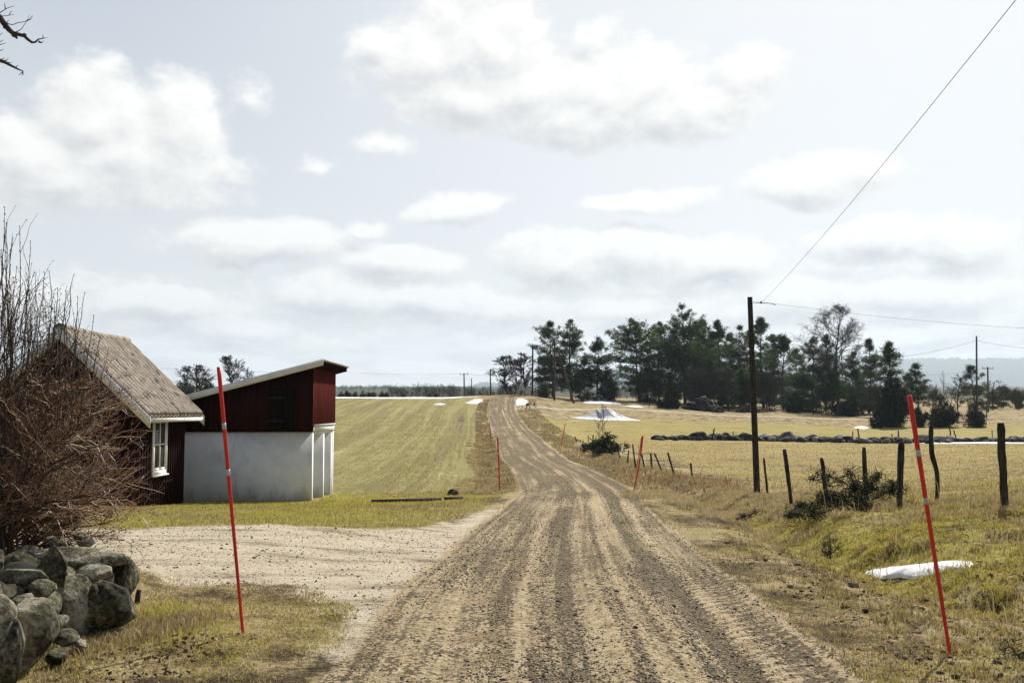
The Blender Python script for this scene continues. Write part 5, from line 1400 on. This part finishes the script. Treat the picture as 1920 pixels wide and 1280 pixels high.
for p in buds:
    BV.append(bV * np.array([.0045, .0045, .008]) * rs_.uniform(.8, 1.3) + p + rs_.normal(size=3) * .003)
BV = np.array(BV); FF = (bF[None] + (np.arange(len(BV)) * 12)[:, None, None]).reshape(-1, 3)
link_mesh('buds', np_mesh('buds', BV.reshape(-1, 3), FF, False, np.full(len(BV) * 12, .15)), M_btwig, bush)

# ------------------------------------------------------------------ overhanging tree, upper left corner
tr = thing('overhanging_tree', 'bare lichen grown branches reaching into the upper left corner', 'tree', gp(-640, 6.6))
tb = np.array(gp(-640, 6.6)); mb = MB()
mb.tube([tb - (0, 0, .2), tb + (0, 0, 1.5), tb + (.1, .05, 3.2), tb + (.05, .1, 5.0), tb + (.2, 0, 6.8)], [.24, .2, .17, .13, .08], 10); mb.build('trunk', M_bark, tr, smooth=True)
mb = MB(); lich = MB()
def pxl(pts, r0, r1, d=6.3, dz=0, sides=5):
    P = np.array([at(p[0], p[1], d + dz * i) for i, p in enumerate(pts)]); mb.tube(P, np.linspace(r0, r1, len(P)), sides)
pxl([(-640, -60), (-420, -70), (-220, -30), (-90, 0), (-30, 15), (0, 33), (9, 46), (18, 57), (25, 63), (34, 65), (46, 68), (52, 74), (60, 80), (66, 79.5), (72, 74), (80, 72.5), (89, 71)], .03, .0012, 6.4)
pxl([(-640, 60), (-400, 40), (-200, 70), (-80, 95), (-20, 108), (0, 114), (9, 117), (20, 123), (30, 128), (38, 132), (43, 133), (44, 141)], .022, .001, 6.2)
for pts in ([(6, 43), (13, 44), (23, 47), (34, 43), (46, 41), (51, 39), (60, 37)], [(25, 62), (33, 59), (40, 55), (46, 46), (50, 40), (55, 28.5)], [(50, 40), (56, 36), (62, 29.5)], [(-30, 40), (0, 31), (10, 30), (18, 29), (27, 27)], [(17, 29), (20, 23), (23.5, 21)], [(-30, 30), (0, 24), (5, 21), (13, 16), (21, 13), (27, 12)], [(10, 17), (9, 10), (9, 5)], [(72, 77), (78, 80), (83, 77)], [(71, 79), (77, 81), (80, 80)], [(81, 72), (80.5, 68), (80, 65)], [(12, 43), (15, 40), (16.5, 37)], [(0, 112), (5, 111), (9, 108)], [(9, 114), (13, 113), (15.5, 109)], [(11, 116), (18, 118), (23, 117.5)], [(29, 128), (32, 124), (34.5, 122)], [(43, 134), (38, 139), (34, 142)], [(43, 136), (41, 142)], [(-20, 90), (0, 84), (5, 83), (12, 81)], [(-20, 70), (0, 66), (5, 62)], [(-20, 88), (0, 79), (7, 75)], [(-10, 96), (2, 95), (7, 92)]):
    pxl(pts, .0038, .0012, 6.35, .01, 4)
mb.build('branches', M_twig, tr)
for (px, py, s_) in ((25, 65, .016), (30, 70, .009), (46, 66, .014), (10, 50, .014), (5, 37, .008), (4, 116, .009), (8, 118, .007), (32, 72, .006)):
    stone(lich, at(px, py, 6.4), s_, s_, s_ * .95, (0, 0, 0), seed=int(px), sub=2, rough=.9)
lich.build('lichen', M_twig, tr)

# ------------------------------------------------------------------ fallen juniper by the fence, sprigs
def boughs(name, label, boughs_, cat, seed, qs, group=None):
    rs2 = np.random.default_rng(seed); C, S_, T_ = [], [], []; mb = MB()
    c0 = np.mean([b[0] for b in boughs_], 0)
    c0 = (c0[0], c0[1], float(H(c0[0], c0[1])))
    t = thing(name, label, cat, c0, group)
    for (p, q_, wd) in boughs_:
        p, q_ = np.array(p), np.array(q_); L = np.linalg.norm(q_ - p); d_ = (q_ - p) / L
        mb.tube([p, (p + q_) / 2 + rs2.normal(size=3) * .03, q_], [.016, .011, .004], 4, caps=False)
        for j in range(int(L * 58 * wd / .2)):
            u = rs2.random() ** .8
            off = rs2.normal(size=3) * wd * (1.1 - u) * np.array([1, 1, .7])
            C.append(p + (q_ - p) * u + off); S_.append(qs * rs2.uniform(.6, 1.4)); T_.append(np.clip(rs2.normal() * .18 + .35, 0, 1))
    cl_ = Cloud(); cl_.tufts(C, 18, S_, qs * .10, .8, .1, T_, .42, .2)
    mb.build('branch', M_bark, t); cl_.build('foliage', M_jun, t); return t
J = []
def jb(a, b_, wd, d): J.append((at(a[0], a[1], d), at(b_[0], b_[1], d + .2), wd))
jb((1620, 945), (1590, 880), .12, 19.6); jb((1610, 945), (1600, 905), .16, 19.4); jb((1600, 930), (1560, 932), .2, 19.5); jb((1580, 945), (1495, 948), .17, 19.2); jb((1560, 955), (1480, 965), .13, 18.6)
jb((1590, 908), (1545, 888), .09, 19.8); jb((1550, 893), (1514, 898), .05, 19.8); jb((1540, 893), (1560, 912), .05, 19.8); jb((1625, 930), (1650, 886), .12, 20); jb((1630, 920), (1625, 878), .09, 20.2); jb((1640, 935), (1680, 905), .14, 20.4); jb((1650, 930), (1700, 915), .1, 20.6)
jb((1610, 950), (1540, 930), .2, 19.3); jb((1600, 955), (1620, 935), .2, 19.2); jb((1500, 960), (1470, 970), .08, 18.5); jb((1545, 900), (1535, 880), .06, 19.8)
boughs('fallen_juniper', 'fallen juniper boughs piled against the pasture fence', J, 'juniper', 5, .125)
J = []; jb((1556, 1046), (1555, 1003), .05, 13.2); jb((1552, 1040), (1546, 1018), .06, 13.2); jb((1558, 1035), (1572, 1020), .05, 13.2)
boughs('juniper_sprig', 'small dark upright juniper sprig growing on the ditch bank', J, 'juniper', 6, .07)
J = []; jb((1390, 968), (1432, 955), .08, 20.5); jb((1380, 972), (1405, 964), .06, 20.4)
boughs('juniper_sprig', 'low dark juniper sprig creeping below the utility pole', J, 'juniper', 7, .08)
J = []; jb((1895, 1255), (1925, 1215), .10, 6.9); jb((1900, 1250), (1880, 1225), .07, 6.9); jb((1915, 1265), (1940, 1240), .09, 6.9)
boughs('juniper_sprig', 'dark bushy plant cut by the lower right picture edge', J, 'juniper', 8, .06)

# ------------------------------------------------------------------ grass and other ground cover (stuff)
def blades(name, n, fx_, hmin, hmax, wd, tint, m_=None, lean=.5, flow=None, seed=0):
    """fx_(n) gives x, y candidate arrays; hmin..hmax blade length"""
    r2 = np.random.default_rng(seed)
    X_, Y_ = fx_(n, r2); n = len(X_)
    z_ = H(X_, Y_)
    L = r2.uniform(hmin, hmax, n) * (.6 + .8 * (fbm(X_ * 1.7, Y_ * 1.7, 3, 201) + .5))
    a = r2.uniform(0, 2 * math.pi, n); la = r2.uniform(.15, 1, n) * lean
    dx, dy = np.cos(a) * la, np.sin(a) * la
    if flow is not None: dx, dy = dx + flow[0], dy + flow[1]
    up_ = np.sqrt(np.clip(1 - dx * dx - dy * dy, .06, 1))
    wv = wd * r2.uniform(.6, 1.4, n) * (1 + Y_ / 18)
    b_ = r2.uniform(0, math.pi, n); wx, wy = np.cos(b_) * wv / 2, np.sin(b_) * wv / 2
    Z0 = np.zeros(n)
    B = np.stack([X_, Y_, z_ - .008], -1); Wv = np.stack([wx, wy, Z0], -1)
    Mid = B + np.stack([dx * .45, dy * .45, up_ * .62], -1) * L[:, None]
    T = B + np.stack([dx * 1.15, dy * 1.15, up_ * .85], -1) * L[:, None]
    V = np.stack([B - Wv, B + Wv, Mid + Wv * .8, Mid - Wv * .8, T], 1).reshape(-1, 3)
    i = np.arange(n)[:, None] * 5
    q = i + np.array([[0, 1, 2, 3]]); t = i + np.array([[3, 2, 4]])
    tv = tint(X_, Y_, r2)
    o = link_mesh(name, np_mesh(name, V, [q, t], False, np.repeat(np.clip(tv, 0, 1), 5)), m_ or M_grass)
    return tag(o, kind='stuff')
def dsamp(n, r2, y0, y1, p=1.6):
    u = r2.random(n); k = 1 - p
    return (y0 ** k + u * (y1 ** k - y0 ** k)) ** (1 / k)
def on_drive(X_, Y_, lim=.0):
    s = poly_sdf(X_, Y_, DRIVE); return s + (fbm(X_ * .5, Y_ * .5, 4, 51)) * .9 < lim
def patchy(X_, Y_, r2, thr=-.1, f=.9, s=210):
    return fbm(X_ * f, Y_ * f, 4, s, .6) + r2.normal(size=len(X_)) * .09 > thr
def f_left(n, r2):
    Y_ = dsamp(n, r2, 4.8, 10.3); X_ = r2.uniform(-4.6, -.9, n)
    ru_ = X_ - XC(Y_); k = (ru_ < -1.72 - .25 * r2.random(n)) & ~on_drive(X_, Y_, -.1 + .3 * 0) & patchy(X_, Y_, r2, -.16)
    return X_[k], Y_[k]
mixt = lambda g0, f=.7, s=220, amp=1.0: (lambda X_, Y_, r2: np.where(fbm(X_ * f, Y_ * f, 4, s, .6) * amp + g0 + r2.normal(size=len(X_)) * .1 > 0, .55 + .45 * r2.random(len(X_)), .5 * r2.random(len(X_)) ** .8))
blades('short_grass', 110000, f_left, .012, .045, .0045, mixt(-.03), lean=.8, seed=1)
def f_right(n, r2):
    Y_ = dsamp(n, r2, 4.6, 30); X_ = XC(Y_) + r2.uniform(1.62, 4.0, n); k = patchy(X_, Y_, r2, -.06, 1.1, 230)
    return X_[k], Y_[k]
blades('verge_grass', 70000, f_right, .012, .05, .0048, mixt(-.13, .8, 221), lean=.85, seed=2)
def f_right2(n, r2):
    Y_ = dsamp(n, r2, 4.6, 14); X_ = XC(Y_) + r2.uniform(2.6, 8, n) ; k = patchy(X_, Y_, r2, .02, 1.4, 233)
    return X_[k], Y_[k]
blades('dead_grass', 50000, f_right2, .02, .07, .005, mixt(-.2, .8, 225), lean=.9, seed=12)
def f_bank(n, r2):
    Y_ = dsamp(n, r2, 6, 34, 1.3); X_ = XC(Y_) + r2.uniform(3.2, 9.2, n); k = patchy(X_, Y_, r2, -.02, 1.3, 240) & ((Y_ > 10.5 + 2 * fbm(X_ * .5, Y_ * .5, 4, 51)) | (r2.random(n) < .25))
    return X_[k], Y_[k]
blades('bank_grass', 120000, f_bank, .025, .08, .0062, mixt(.02, .45, 222, 1.2), lean=.45, flow=(-.62, -.35), seed=3)
def f_fence(n, r2):
    Y_ = dsamp(n, r2, 14, 60, 1.5); X_ = np.interp(Y_, [14, 16, 19, 23, 29, 41, 48, 55, 72], [8.2, 7.95, 7.5, 6.9, 7.0, 7.35, 6.5, 5.9, 5.0]) + r2.normal(size=n) * .55; k = patchy(X_, Y_, r2, -.02, 1.2, 250)
    return X_[k], Y_[k]
blades('fence_straw', 60000, f_fence, .04, .17, .0065, lambda X_, Y_, r2: .2 + .32 * r2.random(len(X_)), lean=.75, seed=4)
def f_rust(n, r2):
    Y_ = r2.normal(size=n) * 2.4 + 38; X_ = 6.6 + r2.normal(size=n) * 1.0; k = (patchy(X_, Y_, r2, -.02, .7, 260)) & (X_ - XC(Y_) > 2.4)
    return X_[k], Y_[k]
blades('rusty_grass', 7000, f_rust, .07, .24, .008, lambda X_, Y_, r2: r2.random(len(X_)), M_rgrass, lean=.8, seed=5)
def f_lawn(n, r2):
    Y_ = dsamp(n, r2, 13.5, 30.5, 1.2); X_ = r2.uniform(-13, .6, n)
    ru_ = X_ - XC(Y_); k = (ru_ < -1.9 - .3 * r2.random(n)) & ~on_drive(X_, Y_, .1) & ~((X_ < -5.3) & (Y_ > 27)) & ~((X_ < -8.1) & (Y_ > 21.9))
    return X_[k], Y_[k]
blades('lawn_grass', 120000, f_lawn, .02, .07, .006, mixt(.10, .5, 223), lean=.7, seed=6)
def f_crop(n, r2):
    Y_ = dsamp(n, r2, 29.5, 110, 1.3); X_ = XC(Y_) + r2.uniform(-26, -2.7, n)
    row = np.abs(((X_ - XC(Y_)) / .42) % 1 - .5); k = (r2.random(n) < .35 + .9 * (row < .22)) & ~((X_ < -5.1) & (Y_ < 30.6)) & (vnoise((X_ - XC(Y_)) * .55, Y_ * .02, 77) + r2.normal(size=n) * .12 > .38)
    return X_[k], Y_[k]
blades('crop_sprouts', 80000, f_crop, .025, .07, .008, lambda X_, Y_, r2: np.where(r2.random(len(X_)) < .5, .55 + .3 * r2.random(len(X_)), .5 * r2.random(len(X_))), lean=.6, seed=7)
def f_past(n, r2):
    Y_ = dsamp(n, r2, 13, 84, 1.3); X_ = XC(Y_) + r2.uniform(7, 10 + .55 * Y_, n); k = patchy(X_, Y_, r2, -.12, .6, 270)
    return X_[k], Y_[k]
blades('pasture_grass', 130000, f_past, .025, .09, .008, mixt(-.09, .3, 224), lean=.7, seed=8)
def f_rough(n, r2):
    Y_ = dsamp(n, r2, 30, 140, 1.4); X_ = XC(Y_) + np.where(r2.random(n) < .5, r2.uniform(-3.1, -1.8, n), r2.uniform(1.8, 4.6, n)); k = patchy(X_, Y_, r2, -.04, .8, 280)
    return X_[k], Y_[k]
blades('rough_verge_grass', 60000, f_rough, .05, .2, .009, lambda X_, Y_, r2: .5 * r2.random(len(X_)) ** .8, lean=.8, seed=9)
def f_wallfoot(n, r2):
    k = r2.random(n); X_ = np.interp(k, [0, .3, .6, 1], [-4.6, -3.55, -2.95, -2.75]) + r2.normal(size=n) * .2; Y_ = np.interp(k, [0, .3, .6, 1], [6.0, 6.7, 7.5, 8.4]) + r2.normal(size=n) * .14
    return X_, Y_
blades('wall_foot_grass', 14000, f_wallfoot, .03, .13, .0045, mixt(-.12, 2, 226), lean=.85, seed=10)
def clumps(n_cl, area, sd):
    def f(n, r2):
        cx_, cy_ = area(n_cl, r2); k = r2.integers(0, len(cx_), n)
        return cx_[k] + r2.normal(size=n) * sd, cy_[k] + r2.normal(size=n) * sd
    return f
def a_right(n, r2):
    Y_ = dsamp(n, r2, 5.0, 26, 1.7); return XC(Y_) + r2.uniform(2.3, 8.4, n), Y_
blades('grass_tussocks', 46000, clumps(520, a_right, .055), .035, .11, .0055, lambda X_, Y_, r2: np.where(r2.random(len(X_)) < .8, .5 * r2.random(len(X_)), .6 + .3 * r2.random(len(X_))), lean=.95, seed=13)
def a_straw(n, r2):
    k = r2.random(n) < .62
    X_ = np.where(k, 5.7 + r2.normal(size=n) * 1.0, 0); Y_ = np.where(k, 26 + r2.normal(size=n) * 4.0, dsamp(n, r2, 29.5, 70, 1.5))
    return np.where(k, X_, XC(Y_) - 2.75 + r2.normal(size=n) * .35), Y_
blades('bleached_straw', 62000, clumps(520, a_straw, .12), .06, .18, .007, lambda X_, Y_, r2: .40 + .11 * r2.random(len(X_)), lean=.97, seed=14)
def a_bank(n, r2):
    Y_ = dsamp(n, r2, 9, 26, 1.5); return XC(Y_) + r2.uniform(3.6, 8.2, n), Y_
blades('moss_tussocks', 60000, clumps(640, a_bank, .085), .03, .085, .0065, mixt(.03, .6, 228), lean=.75, flow=(-.35, -.2), seed=15)
# withered stalks around the ditch and fence
def f_stalk(n, r2):
    Y_ = dsamp(n, r2, 8, 60, 1.5); X_ = XC(Y_) + r2.uniform(3.3, 7.2, n); return X_, Y_
blades('withered_stalks', 1500, f_stalk, .2, .6, .004, lambda X_, Y_, r2: .5 * r2.random(len(X_)), lean=.6, seed=11)

# loose gravel, clods and dead leaves
def bits(name, X_, Y_, s_, m_, tint, sub=0, flat=.7, seed=0, lift=.3):
    r2 = np.random.default_rng(seed); V0, F0 = ico(0) if sub else (np.array([(1, 0, 0), (-1, 0, 0), (0, 1, 0), (0, -1, 0), (0, 0, 1), (0, 0, -1)], float), np.array([(0, 2, 4), (2, 1, 4), (1, 3, 4), (3, 0, 4), (2, 0, 5), (1, 2, 5), (3, 1, 5), (0, 3, 5)]))
    n = len(X_); nv = len(V0)
    V = V0[None] * (1 + r2.normal(size=(n, nv, 1)) * .22) * s_[:, None, None] * np.stack([r2.uniform(.8, 1.5, n), r2.uniform(.8, 1.3, n), np.full(n, flat)], -1)[:, None, :]
    a = r2.uniform(0, 6.28, n); c_, s2 = np.cos(a)[:, None], np.sin(a)[:, None]
    x_, y_ = V[..., 0] * c_ - V[..., 1] * s2, V[..., 0] * s2 + V[..., 1] * c_
    V = np.stack([x_ + X_[:, None], y_ + Y_[:, None], V[..., 2] + (H(X_, Y_) + s_ * lift * flat)[:, None]], -1)
    Fa = (F0[None] + (np.arange(n) * nv)[:, None, None]).reshape(-1, 3)
    return tag(link_mesh(name, np_mesh(name, V.reshape(-1, 3), Fa, False, np.repeat(tint, nv)), m_), kind='stuff')
BST = [(.05, .35), (.085, .10), (.115, .50), (.25, .55), (.38, .40), (.42, .72), (.485, .75), (.51, .22), (.55, .25), (.575, .6), (.60, .22), (.665, .25), (.69, .82), (.76, .88), (.785, .3), (.80, .28), (.845, .62), (.885, .68), (.905, .08), (.94, .10), (.97, .5)]
def f_grav(n, r2):
    Y_ = dsamp(n, r2, 4.6, 34, 1.9); ru_ = r2.uniform(-1.75, 1.75, n)
    bnd = np.interp(ru_ * .25 + .5, [b[0] for b in BST], [b[1] for b in BST])
    pn = fbm(ru_ * 1.6, Y_ * .35, 4, 300, .6)
    k = r2.random(n) < np.clip(bnd * .8 + pn * 1.2 - .16, .05, 1)
    ru_ = ru_ + .11 * (vnoise(Y_ * .16, Y_ * 0, 301) - .5)
    return (XC(Y_) + ru_)[k], Y_[k]
r2 = np.random.default_rng(30)
X_, Y_ = f_grav(150000, r2)
s_ = np.clip(r2.lognormal(math.log(.0042), .42, len(X_)), .002, .018) * (1 + Y_ / 40)
bits('loose_gravel', X_, Y_, s_, M_grav, r2.random(len(X_)), seed=31)
X_, Y_ = r2.uniform(-9, -.8, 9000), r2.uniform(8.2, 16.5, 9000); k = on_drive(X_, Y_, .25); X_, Y_ = X_[k], Y_[k]
bits('driveway_gravel', X_, Y_, np.clip(r2.lognormal(math.log(.006), .45, len(X_)), .003, .022), M_grav, r2.random(len(X_)), seed=33)
Y_ = dsamp(1500, r2, 5, 15, 1.7); X_ = XC(Y_) + r2.uniform(2.0, 5.6, 1500)
bits('verge_stones', X_, Y_, np.clip(r2.lognormal(math.log(.014), .5, 1500), .006, .05), M_soilclod, r2.random(1500), 1, .6, 34, .3)
Y_ = dsamp(900, r2, 4.8, 16, 1.8); X_ = XC(Y_) + r2.uniform(1.8, 5.2, 900)
s_ = np.clip(r2.lognormal(math.log(.008), .4, 900), .004, .02)
bits('clods', X_, Y_, s_, M_grav, r2.random(900) * .6, 1, .6, 32, .4)
# leaves: clumps near the wall foot and in the ditch
n = 1500
cl = rng.integers(0, 60, n)
cxs = np.where(rng.random(60) < .4, rng.uniform(-3.2, -2.0, 60), rng.uniform(2.6, 5.2, 60)); cys = np.where(cxs < 0, rng.uniform(5.9, 7.6, 60), rng.uniform(5.6, 12.5, 60))
X_ = cxs[cl] + rng.normal(size=n) * .17; Y_ = cys[cl] + rng.normal(size=n) * .15
C = np.stack([X_, Y_, H(X_, Y_) + rng.uniform(.005, .03, n)], -1)
lf = Cloud(); lf.tufts(C, 1, .032, .022, .35, .05, rng.random(n) ** 1.5, .3, .1)
tag(lf.build('dead_leaves', M_leaf), kind='stuff')

# ------------------------------------------------------------------ air
mb = MB(); mb.box((-7400, -60, -5), (7400, 7600, 430))
m = bpy.data.materials.new('haze'); m.use_nodes = True; M_haze = m
g = G(m.node_tree); g.N.remove(g.N['Principled BSDF'])
v = g.n('ShaderNodeVolumePrincipled'); v.inputs['Color'].default_value = (.70, .85, 1.0, 1); v.inputs['Density'].default_value = .00012; v.inputs['Anisotropy'].default_value = .3
out = [n for n in g.N if n.type == 'OUTPUT_MATERIAL'][0]; g.L.new(v.outputs[0], out.inputs['Volume'])
try: M_haze.cycles.volume_sampling = 'DISTANCE'; M_haze.cycles.homogeneous_volume = True
except Exception: pass
tag(mb.build('haze', M_haze), kind='stuff')
